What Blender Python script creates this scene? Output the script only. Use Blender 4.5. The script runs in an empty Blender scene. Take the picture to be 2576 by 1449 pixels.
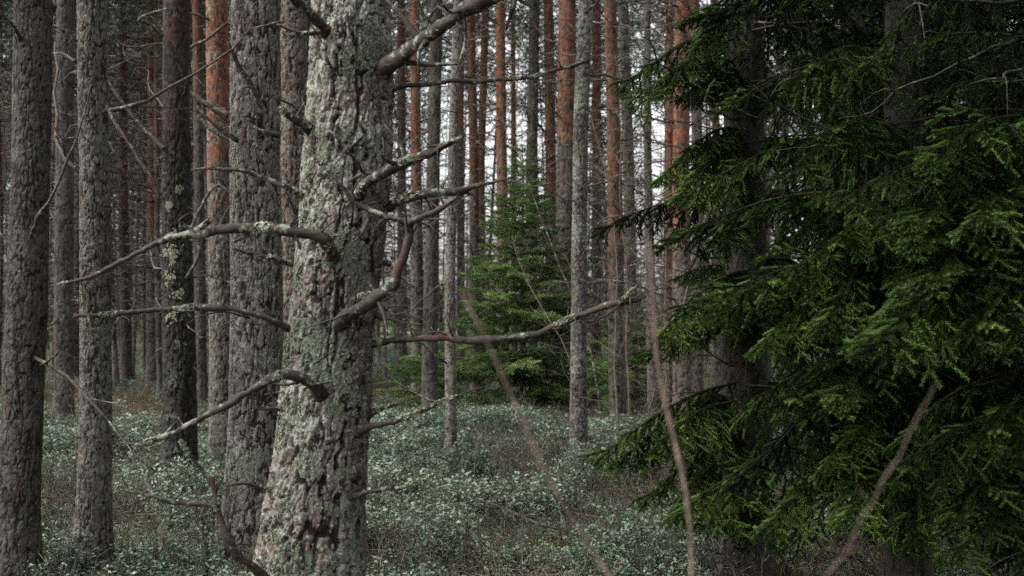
import bpy, math, random
import numpy as np
from mathutils import Vector, Matrix

# ------------------------------------------------------------------ camera, sky, sun, exposure
scene = bpy.context.scene
FPX, CX, CY, HOR = 3578.0, 1288.0, 724.5, 800.0     # picture measured at 2576 x 1449
ZC = 1.6
TILT = math.atan((HOR - CY) / FPX)
cam_d = bpy.data.cameras.new('camera'); cam = bpy.data.objects.new('camera', cam_d)
scene.collection.objects.link(cam); scene.camera = cam
cam.location = (0, 0, ZC); cam.rotation_euler = (math.pi / 2 + TILT, 0, 0)
cam_d.lens = 50; cam_d.sensor_width = 36; cam_d.clip_start = 0.05; cam_d.clip_end = 6000
cam_d.dof.use_dof = True; cam_d.dof.focus_distance = 7.5; cam_d.dof.aperture_fstop = 4.2

SUN_EL, SUN_ROT = math.radians(50), math.radians(250)
world = bpy.data.worlds.new('World'); scene.world = world; world.use_nodes = True
wn, wl = world.node_tree.nodes, world.node_tree.links
wn.clear()
sky = wn.new('ShaderNodeTexSky'); sky.sky_type = 'NISHITA'; sky.sun_disc = False
sky.sun_elevation = SUN_EL; sky.sun_rotation = SUN_ROT; sky.dust_density = 3.0; sky.air_density = 1.0
hs = wn.new('ShaderNodeHueSaturation'); hs.inputs['Saturation'].default_value = 0.14   # an overcast sky is nearly grey
bg = wn.new('ShaderNodeBackground'); bg.inputs[1].default_value = 0.12
wo = wn.new('ShaderNodeOutputWorld')
wl.new(sky.outputs[0], hs.inputs['Color']); wl.new(hs.outputs[0], bg.inputs[0]); wl.new(bg.outputs[0], wo.inputs[0])

sl = bpy.data.lights.new('sun', 'SUN'); sun = bpy.data.objects.new('sun', sl); scene.collection.objects.link(sun)
sl.energy = 1.15; sl.angle = math.radians(24); sl.color = (1.0, 0.97, 0.92)
sd = Vector((math.sin(SUN_ROT) * math.cos(SUN_EL), math.cos(SUN_ROT) * math.cos(SUN_EL), math.sin(SUN_EL)))
sun.rotation_euler = sd.to_track_quat('Z', 'Y').to_euler()

scene.view_settings.view_transform = 'Standard'; scene.view_settings.look = 'None'
scene.view_settings.exposure = 1.95; scene.view_settings.gamma = 1.0; scene.view_settings.use_curve_mapping = False
scene.render.engine = 'CYCLES'
scene.cycles.use_denoising = False
scene.cycles.max_bounces = 5; scene.cycles.diffuse_bounces = 3; scene.cycles.glossy_bounces = 2
scene.cycles.transmission_bounces = 4; scene.cycles.transparent_max_bounces = 4

# ------------------------------------------------------------------ helpers
COL = scene.collection
rng = np.random.default_rng(7); random.seed(7)
cT, sT = math.cos(TILT), math.sin(TILT)

def P(px, py, d):
    """the point seen at (px, py) of the picture, d metres ahead"""
    a, b = (px - CX) / FPX, (CY - py) / FPX
    return Vector((a * d, d * (cT - b * sT), ZC + d * (sT + b * cT)))

def zat(py, d): return P(0, py, d).z
def xat(px, d): return (px - CX) / FPX * d

def tag(o, label=None, cat=None, group=None, kind=None):
    if label: o['label'] = label
    if cat: o['category'] = cat
    if group: o['group'] = group
    if kind: o['kind'] = kind
    return o

def link(name, me, parent=None):
    o = bpy.data.objects.new(name, me); COL.objects.link(o)
    if parent is not None: o.parent = parent
    return o

def empty(name, loc, label, cat, group=None):
    o = bpy.data.objects.new(name, None); COL.objects.link(o); o.location = loc
    o.empty_display_size = 0.2
    return tag(o, label, cat, group)

def mesh(name, V, F, mat, attrs=None, smooth=True):
    """V (n,3); F (m,3) or (m,4), or a list of such arrays"""
    V = np.asarray(V, np.float32)
    Fs = F if isinstance(F, list) else [F]
    me = bpy.data.meshes.new(name)
    idx = np.concatenate([f.reshape(-1) for f in Fs]).astype(np.int32)
    tot = np.concatenate([np.full(len(f), f.shape[1], np.int32) for f in Fs])
    start = np.concatenate([[0], np.cumsum(tot)[:-1]]).astype(np.int32)
    me.vertices.add(len(V)); me.vertices.foreach_set('co', V.ravel())
    me.loops.add(len(idx)); me.loops.foreach_set('vertex_index', idx)
    me.polygons.add(len(tot)); me.polygons.foreach_set('loop_start', start); me.polygons.foreach_set('loop_total', tot)
    me.update(calc_edges=True)
    if smooth: me.polygons.foreach_set('use_smooth', np.ones(len(tot), bool))
    if attrs:
        for k, a in attrs.items():
            c = me.color_attributes.new(k, 'FLOAT_COLOR', 'POINT')
            a = np.asarray(a, np.float32)
            full = np.ones((len(V), 4), np.float32); full[:, :a.shape[1]] = a
            c.data.foreach_set('color', full.ravel())
    me.materials.append(mat)
    return me

def sstep(a, b, x):
    t = np.clip((x - a) / (b - a), 0, 1); return t * t * (3 - 2 * t)

def h2(a, b, s):
    r = np.sin(a * 127.1 + b * 311.7 + s * 74.7) * 43758.5453
    return r - np.floor(r)

def vnoise(u, v, pu, s):
    iu, iv = np.floor(u), np.floor(v); fu, fv = u - iu, v - iv
    fu = fu * fu * (3 - 2 * fu); fv = fv * fv * (3 - 2 * fv)
    a, b = iu % pu, (iu + 1) % pu
    return (h2(a, iv, s) * (1 - fu) + h2(b, iv, s) * fu) * (1 - fv) + (h2(a, iv + 1, s) * (1 - fu) + h2(b, iv + 1, s) * fu) * fv

def fbm(u, v, pu, s, o=4):
    t, a, n = 0, 0.5, 0
    for i in range(o):
        t = t + a * vnoise(u, v, pu, s + i); n += a; a *= 0.5; u, v, pu = u * 2, v * 2, pu * 2
    return t / n

def vor(u, v, pu, s):
    iu, iv = np.floor(u), np.floor(v)
    f1 = np.full(u.shape, 9.0); f2 = f1.copy(); rid = np.zeros(u.shape); dy = np.zeros(u.shape)
    for i in (-1, 0, 1):
        for j in (-1, 0, 1):
            cu, cv = (iu + i), (iv + j)
            jx = 0.1 + 0.8 * h2(cu % pu, cv, s); jy = 0.1 + 0.8 * h2(cu % pu, cv, s + 5)
            ddx, ddy = cu + jx - u, cv + jy - v
            d = np.hypot(ddx, ddy)
            m = d < f1
            f2 = np.where(m, f1, np.minimum(f2, d))
            rid = np.where(m, h2(cu % pu, cv, s + 9), rid); dy = np.where(m, ddy, dy); f1 = np.where(m, d, f1)
    return f1, f2, rid, dy

# ------------------------------------------------------------------ materials
class NT:
    def __init__(s, name):
        s.m = bpy.data.materials.new(name); s.m.use_nodes = True
        s.n, s.l = s.m.node_tree.nodes, s.m.node_tree.links
        s.b = s.n['Principled BSDF']; s.out = s.n['Material Output']
    def node(s, t, **k):
        q = s.n.new(t)
        for a, b in k.items(): setattr(q, a, b)
        return q
    def set(s, sock, v):
        if hasattr(v, 'is_linked') or isinstance(v, bpy.types.NodeSocket): s.l.new(v, sock)
        elif isinstance(v, (tuple, list)) and len(v) == 3 and sock.type == 'RGBA': sock.default_value = (*v, 1)
        else: sock.default_value = v
    def math(s, op, a, b=0.0, c=0.0, clamp=False):
        q = s.node('ShaderNodeMath', operation=op, use_clamp=clamp)
        s.set(q.inputs[0], a); s.set(q.inputs[1], b); s.set(q.inputs[2], c); return q.outputs[0]
    def mix(s, f, a, b, mode='MIX'):
        q = s.node('ShaderNodeMix', data_type='RGBA', blend_type=mode)
        s.set(q.inputs[0], f); s.set(q.inputs[6], a); s.set(q.inputs[7], b); return q.outputs[2]
    def ramp(s, x, lo, hi):
        q = s.node('ShaderNodeMapRange', interpolation_type='SMOOTHSTEP')
        s.set(q.inputs[0], x); q.inputs[1].default_value = lo; q.inputs[2].default_value = hi
        return q.outputs[0]
    def noise(s, vec, scale, detail=4, rough=0.6, dist=0.0):
        q = s.node('ShaderNodeTexNoise'); s.set(q.inputs['Vector'], vec)
        q.inputs['Scale'].default_value = scale; q.inputs['Detail'].default_value = detail
        q.inputs['Roughness'].default_value = rough; q.inputs['Distortion'].default_value = dist
        return q.outputs[0]
    def coord(s, scale=(1, 1, 1), world=True):
        if world: src = s.node('ShaderNodeNewGeometry').outputs['Position']
        else: src = s.node('ShaderNodeTexCoord').outputs['Object']
        if scale == (1, 1, 1): return src
        q = s.node('ShaderNodeMapping'); q.inputs['Scale'].default_value = scale; s.l.new(src, q.inputs[0]); return q.outputs[0]
    def attr(s, name, kind='GEOMETRY'):
        q = s.node('ShaderNodeAttribute', attribute_type=kind); q.attribute_name = name; return q
    def bump(s, h, dist, strength=1.0):
        q = s.node('ShaderNodeBump'); q.inputs['Strength'].default_value = strength
        q.inputs['Distance'].default_value = dist; s.l.new(h, q.inputs['Height']); s.l.new(q.outputs[0], s.b.inputs['Normal'])
    def done(s, col, rough=0.9, spec=0.2):
        s.set(s.b.inputs['Base Color'], col); s.set(s.b.inputs['Roughness'], rough)
        s.b.inputs['Specular IOR Level'].default_value = spec
        return s.m

def mat_bark(name='pine_bark'):
    n = NT(name)
    b = n.attr('bark'); sep = n.node('ShaderNodeSeparateColor'); n.l.new(b.outputs['Color'], sep.inputs[0])
    plate, cellr, flake = sep.outputs[0], sep.outputs[1], sep.outputs[2]
    b2 = n.attr('grow'); sep2 = n.node('ShaderNodeSeparateColor'); n.l.new(b2.outputs['Color'], sep2.inputs[0])
    lich, red = sep2.outputs[0], sep2.outputs[1]
    oh = n.attr('orange_height', 'OBJECT').outputs['Fac']; tone = n.attr('bark_tone', 'OBJECT').outputs['Fac']
    lam = n.attr('lichen_amount', 'OBJECT').outputs['Fac']; warm = n.attr('bark_warmth', 'OBJECT').outputs['Fac']
    w = n.coord(); z = n.node('ShaderNodeSeparateXYZ'); n.l.new(w, z.inputs[0])
    fine = n.noise(w, 90, 5, 0.7); mid = n.noise(w, 14, 4, 0.65); big = n.noise(w, 2.2, 3, 0.6)
    grey = n.mix(cellr, (0.044, 0.040, 0.034), (0.128, 0.120, 0.102))
    grey = n.mix(n.math('MULTIPLY', n.ramp(n.noise(w, 48, 3, 0.7), 0.52, 0.64), 0.65), grey, (0.23, 0.225, 0.20))
    grey = n.mix(n.math('MULTIPLY', n.ramp(n.noise(w, 31, 3, 0.7), 0.52, 0.66), 0.6), grey, (0.04, 0.033, 0.028))
    grey = n.mix(n.math('MULTIPLY', warm, n.ramp(mid, 0.3, 0.62)), grey, (0.095, 0.05, 0.034))
    rust = n.mix(flake, (0.075, 0.038, 0.028), (0.125, 0.064, 0.046))
    redm = n.math('MULTIPLY', n.ramp(red, 0.35, 0.5), 0.85)
    grey = n.mix(redm, grey, rust)
    orange = n.mix(flake, (0.10, 0.034, 0.017), (0.28, 0.10, 0.042))
    orange = n.mix(n.ramp(mid, 0.46, 0.62), orange, (0.075, 0.052, 0.042))
    om = n.math('ADD', n.math('SUBTRACT', z.outputs[2], oh), n.math('MULTIPLY', n.math('SUBTRACT', big, 0.5), 3.2))
    om = n.math('ADD', om, n.math('MULTIPLY', n.math('SUBTRACT', flake, 0.5), 0.7))
    om = n.ramp(om, -0.5, 0.9)
    col = n.mix(om, grey, orange)
    crack = n.mix(om, (0.012, 0.009, 0.007), (0.05, 0.02, 0.011))
    col = n.mix(n.ramp(plate, 0.05, 0.55), crack, col)
    # lichen crusts, from the mesh and from noise
    ln = n.noise(w, 26, 5, 0.75); lb = n.noise(w, 3.1, 2, 0.5)
    lm = n.math('MULTIPLY', n.ramp(n.math('ADD', n.math('MULTIPLY', ln, 0.75), n.math('MULTIPLY', lb, 0.35)), 0.575, 0.64), lam)
    lm = n.math('MAXIMUM', lm, n.math('MULTIPLY', lich, n.ramp(ln, 0.38, 0.55)))
    lcol = n.mix(fine, (0.11, 0.12, 0.097), (0.30, 0.315, 0.26))
    col = n.mix(lm, col, lcol)
    col = n.mix(1.0, col, n.mix(n.ramp(fine, 0.2, 0.8), (0.42, 0.42, 0.42), (1.4, 1.4, 1.4)), 'MULTIPLY')
    tn = n.node('ShaderNodeCombineColor')
    for i in range(3): n.l.new(tone, tn.inputs[i])
    col = n.mix(1.0, col, tn.outputs[0], 'MULTIPLY')
    n.bump(n.math('ADD', n.math('MULTIPLY', fine, 0.6), n.noise(w, 240, 3, 0.7)), 0.004, 0.9)
    return n.done(col, 0.85, 0.25)

def mat_deadwood(name, dark=1.0, brown=0.5, lich=1.0):
    n = NT(name); w = n.coord((1, 1, 1)); o = n.coord(world=False)
    a = n.noise(w, 38, 4, 0.7); b = n.noise(w, 7, 3, 0.6); c = n.noise(w, 160, 3, 0.6)
    col = n.mix(n.ramp(a, 0.35, 0.7), tuple(x * dark for x in (0.05, 0.038, 0.028)), tuple(x * dark for x in (0.15, 0.125, 0.095)))
    col = n.mix(n.math('MULTIPLY', n.ramp(b, 0.5, 0.66), brown), col, tuple(x * dark for x in (0.15, 0.078, 0.048)))
    lm = n.math('MULTIPLY', n.ramp(n.math('ADD', n.math('MULTIPLY', a, 0.6), n.math('MULTIPLY', n.noise(w, 9.7, 2), 0.5)), 0.59, 0.66), lich)
    col = n.mix(lm, col, (0.22, 0.25, 0.19))
    col = n.mix(1.0, col, n.mix(c, (0.6, 0.6, 0.6), (1.3, 1.3, 1.3)), 'MULTIPLY')
    n.bump(n.math('ADD', a, n.math('MULTIPLY', c, 0.5)), 0.004, 0.8)
    return n.done(col, 0.8, 0.3)

def mat_leafy(name, c0, c1, rough=0.6, transl=0.25, spec=0.3, var='tip', back=None, lit=False):
    n = NT(name)
    t = n.attr(var); sp = n.node('ShaderNodeSeparateColor'); n.l.new(t.outputs['Color'], sp.inputs[0])
    inst = n.node('ShaderNodeObjectInfo').outputs['Random']
    pl = n.attr('painted_light', 'OBJECT').outputs['Fac'] if lit else None  # light painted per bough: a higher value gives paler needles
    f = n.math('ADD', n.math('MULTIPLY', sp.outputs[0], n.math('MULTIPLY_ADD', pl, 0.62, 0.38) if lit else 0.8), n.math('MULTIPLY', n.math('SUBTRACT', inst, 0.4), 0.25 if lit else 0.5), clamp=True)
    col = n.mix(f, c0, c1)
    if back: col = n.mix(sp.outputs[1], col, back)
    pn = n.noise(n.coord(), 1.1, 2)
    col = n.mix(1.0, col, n.mix(n.ramp(pn, 0.3, 0.7), (0.55, 0.62, 0.55), (1.2, 1.15, 1.05)), 'MULTIPLY')
    n.done(col, rough, spec)
    tr = n.node('ShaderNodeBsdfTranslucent'); n.set(tr.inputs[0], col)
    mx = n.node('ShaderNodeMixShader'); mx.inputs[0].default_value = transl
    n.l.new(n.b.outputs[0], mx.inputs[1]); n.l.new(tr.outputs[0], mx.inputs[2]); n.l.new(mx.outputs[0], n.out.inputs[0])
    return n.m

def mat_ground():
    n = NT('forest_floor'); w = n.coord()
    a = n.noise(w, 1.3, 5, 0.65); b = n.noise(w, 9, 5, 0.7); c = n.noise(w, 60, 4, 0.7)
    col = n.mix(n.ramp(b, 0.35, 0.65), (0.018, 0.015, 0.010), (0.05, 0.039, 0.025))
    col = n.mix(n.math('MULTIPLY', n.ramp(a, 0.52, 0.66), 0.9), col, n.mix(c, (0.06, 0.065, 0.015), (0.14, 0.12, 0.03)))
    col = n.mix(n.ramp(n.noise(w, 22, 3), 0.62, 0.70), col, (0.12, 0.06, 0.035))
    y = n.node('ShaderNodeSeparateXYZ'); n.l.new(w, y.inputs[0])
    far = n.ramp(y.outputs[1], 40, 75)
    col = n.mix(far, col, n.mix(b, (0.05, 0.065, 0.035), (0.11, 0.12, 0.07)))
    n.bump(n.math('ADD', n.math('MULTIPLY', b, 1.0), n.math('MULTIPLY', c, 0.5)), 0.05, 0.9)
    return n.done(col, 0.95, 0.1)

BARK = mat_bark()
DEAD = mat_deadwood('dead_branch_wood', 0.55, 0.4, 0.6)
DEADMAIN = mat_deadwood('old_branch_wood', 0.34, 0.7, 0.7)
DEADFAR = mat_deadwood('far_branch_wood', 0.5, 0.25, 0.7)
LICHEN = mat_leafy('pale_lichen', (0.12, 0.135, 0.105), (0.31, 0.33, 0.265), 0.95, 0.1, 0.1)
SPRUCE = mat_leafy('spruce_needles', (0.0035, 0.008, 0.0035), (0.105, 0.175, 0.042), 0.6, 0.08, 0.12, back=(0.03, 0.021, 0.015), lit=True)  # near-black needles stand in for shade; chosen front boughs are painted lighter
YSPRUCE = mat_leafy('young_spruce_needles', (0.07, 0.12, 0.05), (0.25, 0.34, 0.12), 0.6, 0.38, 0.3, back=(0.05, 0.035, 0.025))
PINE = mat_leafy('pine_needles', (0.022, 0.038, 0.022), (0.06, 0.09, 0.05), 0.6, 0.2, 0.3)
BILB = mat_leafy('glaucous_heath_leaves', (0.016, 0.042, 0.020), (0.27, 0.345, 0.265), 0.5, 0.2, 0.4, back=(0.035, 0.025, 0.018))
LEDUM = mat_leafy('brown_heath_leaves', (0.025, 0.024, 0.011), (0.085, 0.07, 0.028), 0.7, 0.2, 0.2, back=(0.07, 0.04, 0.028))
MOSS = mat_leafy('yellow_moss', (0.07, 0.08, 0.014), (0.21, 0.19, 0.04), 0.8, 0.2, 0.1)
GRASSM = mat_leafy('dry_grass_blades', (0.06, 0.05, 0.025), (0.22, 0.17, 0.10), 0.8, 0.2, 0.1)
UNDER = mat_leafy('pale_undergrowth_leaves', (0.08, 0.11, 0.065), (0.20, 0.235, 0.155), 0.8, 0.3, 0.1)
TWIG = mat_deadwood('bare_twig_bark', 0.9, 0.7, 0.15)
def mat_stem():
    n = NT('pink_brown_stem_bark'); w = n.coord(); a = n.noise(w, 30, 4, 0.6)
    return n.done(n.mix(n.ramp(a, 0.35, 0.7), (0.065, 0.042, 0.034), (0.22, 0.155, 0.125)), 0.6, 0.3)
STEM = mat_stem()

# ------------------------------------------------------------------ ground
def gh(x, y):
    x = np.asarray(x, float); y = np.asarray(y, float)
    g = (fbm(x * 0.9 + 200, y * 0.9, 1e9, 3, 4) - 0.5) * 0.30 + (fbm(x * 0.12 + 200, y * 0.12, 1e9, 8, 2) - 0.5) * 0.5 * sstep(12, 30, y)
    for bx, by in ((-2.93, 12.4), (-.56, 13.2), (.65, 14.0), (-2.75, 13.6), (1.34, 8.2), (1.93, 7.0), (-1.6, 8.8), (-2.8, 8.0), (-2.5, 8.4)):
        g = g + .11 * np.exp(-((x - bx) ** 2 + (y - by) ** 2) / .16)     # litter and moss heaped round the trunks
    return g * (1 - sstep(60, 110, np.hypot(x, y)))
gx = np.concatenate([-np.geomspace(2500, 16, 22), np.linspace(-15.5, 15.5, 190), np.geomspace(16, 2500, 22)])
gy = np.concatenate([-np.geomspace(2500, 3, 16), np.linspace(-2.5, 4, 10), np.linspace(4.2, 30, 230), np.geomspace(30.5, 3000, 46)])
GX, GY = np.meshgrid(gx, gy)
gz = gh(GX, GY)
gi = np.arange(len(gx) * len(gy)).reshape(len(gy), len(gx))
gq = np.stack([gi[:-1, :-1], gi[:-1, 1:], gi[1:, 1:], gi[1:, :-1]], -1).reshape(-1, 4)
tag(link('ground', mesh('ground', np.stack([GX, GY, gz], -1).reshape(-1, 3), gq, mat_ground())), kind='structure')
def G(x, y): return float(gh(x, y))

# ------------------------------------------------------------------ trunks
def trunk_mesh(name, zs, cx, cy, r, nu, ncell, cellh, depth, seed, scaly=0.0, blobs=(), redamt=0.4):
    """zs rows from the ground up; cx, cy, r arrays per row. Plated bark as real relief."""
    nz = len(zs)
    th = np.arange(nu) / nu * 2 * np.pi
    U = np.broadcast_to(th / (2 * np.pi), (nz, nu)); Z = np.broadcast_to(zs[:, None], (nz, nu)); ncell += ncell % 2
    wu = (fbm(U * ncell * 2, Z / cellh * 3, ncell * 2, seed, 4) - 0.5) * 1.3
    wv = (fbm(U * ncell * 2, Z / cellh * 2, ncell * 2, seed + 3, 3) - 0.5) * 0.6
    f1, f2, rid, dy = vor(U * ncell + wu + 100 * ncell, Z / cellh + wv + 50, ncell, seed)
    var = fbm(U * ncell * 1.5, Z / cellh * 1.5, int(ncell * 1.5) if ncell % 2 == 0 else ncell * 3, seed + 71, 3)
    rg = np.abs(fbm(U * ncell * .5 + np.floor(U) * 0, Z / cellh * .32, max(1, ncell // 2), seed + 81, 4) - .5) if ncell % 2 == 0 else np.abs(fbm(U * ncell, Z / cellh * .5, ncell, seed + 81, 4) - .5)
    plate = sstep(0.0, 0.19, f2 - f1 + 0.55 * (var - .5)) * (0.1 + 0.9 * sstep(0.006, 0.06, rg))
    n2 = ncell * 3
    g1, g2, rid2, dy2 = vor(U * n2 + wu * 1.6 + 100 * n2, Z / cellh * 2.6 + wv * 2 + 50, n2, seed + 21)
    flk = sstep(0.0, 0.16, g2 - g1)
    fine = fbm(U * n2 * 3, Z / cellh * 9, n2 * 3, seed + 31, 3)
    h = plate * (0.7 + 0.3 * rid) * (1 - 0.6 * scaly) + flk * (0.10 + 0.25 * rid2) + dy * 0.10 + dy2 * 0.16 + (fine - 0.5) * 0.4
    lump = (fbm(U * 3, Z * 2.2, 3, seed + 41, 2) - 0.5) * 0.10
    R = r[:, None] * (1 + lump) + (h - 0.6) * depth[:, None]
    R = R * (1 + np.exp(-np.maximum(zs - zs[0] - .1, 0) / .13)[:, None] * (.10 + .28 * np.maximum(0, np.sin(5 * th + seed)) + .15 * np.sin(2 * th + seed * 2)))
    V = np.stack([cx[:, None] + R * np.sin(th), cy[:, None] - R * np.cos(th), Z], -1)
    red = sstep(0.62, 0.74, fbm(U * 16, Z * 5, 16, seed + 51, 3)) * redamt * 1.0 * (rid2 > .35) + (rid2 > 0.95) * 0.5 * redamt
    lich = np.zeros_like(U)
    for (bu, bz, su, sz, s) in blobs:                    # lichen colonies: angle (turns), height
        du = (U - bu + 0.5) % 1.0 - 0.5
        q = (du / su) ** 2 + ((Z - bz) / sz) ** 2 + (fbm(U * 40, Z * 40, 40, seed + 61, 4) - 0.42) * 3.6
        lich = np.maximum(lich, s * (1 - sstep(0.55, 1.1, q)))
    lich = lich * (0.35 + 0.65 * plate)
    i = np.arange(nz * nu).reshape(nz, nu); j = np.roll(i, -1, 1)
    Q = np.stack([i[:-1], j[:-1], j[1:], i[1:]], -1).reshape(-1, 4)
    A = {'bark': np.stack([plate * (0.45 + 0.55 * flk), rid, rid2], -1).reshape(-1, 3),
         'grow': np.stack([lich, red, red * 0], -1).reshape(-1, 3)}
    me = mesh(name, V.reshape(-1, 3), Q, BARK, A)
    return me, V.reshape(-1, 3), lich.reshape(-1)

def rows(z0, zt, top, n_dense, n_top=24):
    return np.concatenate([np.linspace(z0, zt, n_dense), zt + (top - zt) * (np.linspace(0, 1, n_top + 1)[1:] ** 1.3)])

def lichen_mesh(V, w, axis_xy, n, seed, size=0.0048):
    g = np.random.default_rng(seed); p = w / w.sum()
    ids = g.choice(len(V), n, p=p); c = V[ids].copy()
    nrm = np.stack([c[:, 0] - axis_xy[0], c[:, 1] - axis_xy[1], np.zeros(n)], -1); nrm /= np.linalg.norm(nrm, axis=1)[:, None]
    return ruffles(c, nrm, g, size)

def ruffles(c, nrm, g, size):
    n = len(c)
    a = np.cross(nrm, g.normal(size=(n, 3))); a /= np.linalg.norm(a, axis=1)[:, None]; b = np.cross(nrm, a)
    s = size * g.uniform(0.5, 1.5, (n, 1)); K = 5
    vs = [c + nrm * s * 0.1]
    for k in range(K):
        t = 2 * math.pi * k / K
        vs.append(c + (a * math.cos(t) + b * math.sin(t)) * s * g.uniform(0.6, 1.2, (n, 1)) + nrm * s * g.uniform(0.1, 0.9, (n, 1)))
    V = np.stack(vs, 1).reshape(-1, 3); base = np.arange(n)[:, None] * (K + 1)
    F = np.concatenate([base + np.array([[0, 1 + k, 1 + (k + 1) % K]]) for k in range(K)])
    tip = np.repeat(g.uniform(0, 1, n), K + 1)
    return V, F, tip

# ------------------------------------------------------------------ branches
def smooth_path(pts, rad, step):
    pts = [Vector(p) for p in pts]; out, ro = [], []
    q = [pts[0] * 2 - pts[1]] + pts + [pts[-1] * 2 - pts[-2]]
    for i in range(len(pts) - 1):
        a, b, c, d = q[i:i + 4]; n = max(1, int((c - b).length / step))
        for k in range(n):
            t = k / n
            out.append(0.5 * ((2 * b) + (c - a) * t + (2 * a - 5 * b + 4 * c - d) * t * t + (3 * b - a - 3 * c + d) * t ** 3))
            ro.append(rad[i] * (1 - t) + rad[i + 1] * t)
    out.append(pts[-1]); ro.append(rad[-1])
    return np.array([tuple(v) for v in out]), np.array(ro)

def tube(C, R, sides, bump=0.0, seed=0, knob=0.0, broken=False):
    """a closed tube along points C"""
    C = np.asarray(C, float); R = np.asarray(R, float); n = len(C)
    T = np.gradient(C, axis=0); T /= np.linalg.norm(T, axis=1)[:, None] + 1e-9
    up = np.array([0.13, 0.31, 0.94]); A = np.cross(T, up); A /= np.linalg.norm(A, axis=1)[:, None] + 1e-9; B = np.cross(A, T)
    th = np.arange(sides) / sides * 2 * np.pi
    RR = np.broadcast_to(R[:, None], (n, sides)).copy()
    if bump:
        U = np.broadcast_to(th / (2 * np.pi), (n, sides)); L = np.cumsum(np.r_[0, np.linalg.norm(np.diff(C, axis=0), axis=1)])[:, None] + 0 * U
        RR *= 1 + (fbm(U * 4, L * 18, 4, seed + 1, 3) - 0.5) * 2 * bump
        if knob: RR *= 1 + knob * sstep(0.66, 0.85, vnoise(U * 2, L * 9, 2, seed + 5))
    V = C[:, None] + A[:, None] * (RR * np.cos(th))[..., None] + B[:, None] * (RR * np.sin(th))[..., None]
    if broken: V[-1] += T[-1] * (np.random.default_rng(seed).uniform(-0.6, 2.6, (sides, 1)) * R[-1])
    i = np.arange(n * sides).reshape(n, sides); j = np.roll(i, -1, 1)
    Q = np.stack([i[:-1], j[:-1], j[1:], i[1:]], -1).reshape(-1, 4)
    V = np.concatenate([V.reshape(-1, 3), C[:1], C[-1:] + T[-1:] * R[-1] * 0.8])
    cap = np.concatenate([np.stack([j[0], i[0], np.full(sides, n * sides)], -1), np.stack([i[-1], j[-1], np.full(sides, n * sides + 1)], -1)])
    return V, Q, cap

class Acc:
    def __init__(s): s.V, s.Q, s.T, s.n = [], [], [], 0
    def add(s, V, Q=None, T=None):
        s.V.append(np.asarray(V, float))
        if Q is not None: s.Q.append(Q + s.n)
        if T is not None: s.T.append(T + s.n)
        s.n += len(V)
    def mesh(s, name, mat, attrs=None, smooth=True):
        F = []
        if s.Q: F.append(np.concatenate(s.Q))
        if s.T: F.append(np.concatenate(s.T))
        return mesh(name, np.concatenate(s.V), F, mat, attrs, smooth)

def px_branch(acc, pts, d0, seed, sides=10, step=0.02, stubs=3, bump=0.30, broken=True):
    """pts: (px, py, width_px[, depth offset])"""
    P3, R = [], []
    for q in pts:
        d = d0 + (q[3] if len(q) > 3 else 0)
        P3.append(P(q[0], q[1], d)); R.append(q[2] / 2 / FPX * d * .9)
    C, RR = smooth_path(P3, R, step)
    g = np.random.default_rng(seed)
    wob = np.cumsum(g.normal(size=C.shape), 0); wob -= np.linspace(0, 1, len(C))[:, None] * wob[-1]
    C = C + wob * 0.0015; RR = RR * (1 + .34 * (vnoise(np.arange(len(C)) * step / .05 + 9, np.zeros(len(C)), 1e9, seed) - .5))
    acc.add(*tube(C, RR, sides, bump, seed, 0.35, broken))
    for k in range(stubs):
        i = g.integers(len(C) // 6, len(C) - 2); r = RR[i]
        dr = g.normal(size=3); dr[1] *= 0.6; dr /= np.linalg.norm(dr); L = r * g.uniform(2.5, 9)
        a = C[i]; b = a + dr * L * 0.5; e = b + (dr + g.normal(size=3) * 0.35) * L * 0.6
        rs = r * g.uniform(0.2, 0.42)
        c2, r2 = smooth_path([a, b, e], [rs * 1.5, rs, rs * 0.5], max(0.006, L / 5))
        acc.add(*tube(c2, r2, 6, 0.1, seed + k))
    return C, RR

def deadbranch_mesh(name, seed, L=1.0, simple=False, mat=None):
    g = np.random.default_rng(seed); acc = Acc()
    def grow(p, d, L, r, lvl):
        n = 7 if lvl == 0 else (4 if lvl == 1 else 3)
        if simple: n = 4 if lvl == 0 else 2
        pts = [np.array(p)]; dd = np.array(d, float)
        for i in range(n):
            dd = dd + g.normal(size=3) * (0.20 if lvl == 0 else 0.30); dd[2] += 0.03; dd /= np.linalg.norm(dd)
            pts.append(pts[-1] + dd * L / n)
        C = np.array(pts); R = np.linspace(r, r * 0.3, len(C))
        acc.add(*tube(C, R, 5 if lvl == 0 else 3 if not simple else 3))
        if lvl < (1 if simple else 2):
            for k in range(g.integers(3, 6) if lvl == 0 else g.integers(1, 4)):
                i = g.integers(1, len(C)); s = g.normal(size=3); s -= s.dot(dd) * dd; s /= np.linalg.norm(s) + 1e-6
                grow(C[i], dd * 0.7 + s * 0.9, L * g.uniform(0.2, 0.5), r * 0.45, lvl + 1)
    grow((0, 0, 0), (1, 0, 0.05), L, 0.014, 0)
    return acc.mesh(name, mat or DEAD)

DEADM = [deadbranch_mesh('dead_branch', 100 + i) for i in range(9)]
DW = mat_deadwood('spruce_twig_wood', .3, .6, .25); DEADS = [deadbranch_mesh('dead_branch', 130 + i, mat=DW) for i in range(5)]
PROP = dict(orange_height=99.0, bark_tone=1.0, lichen_amount=0.5, bark_warmth=0.2)
def setp(o, **k):
    for a, b in {**PROP, **k}.items(): o[a] = float(b)
    return o

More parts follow.
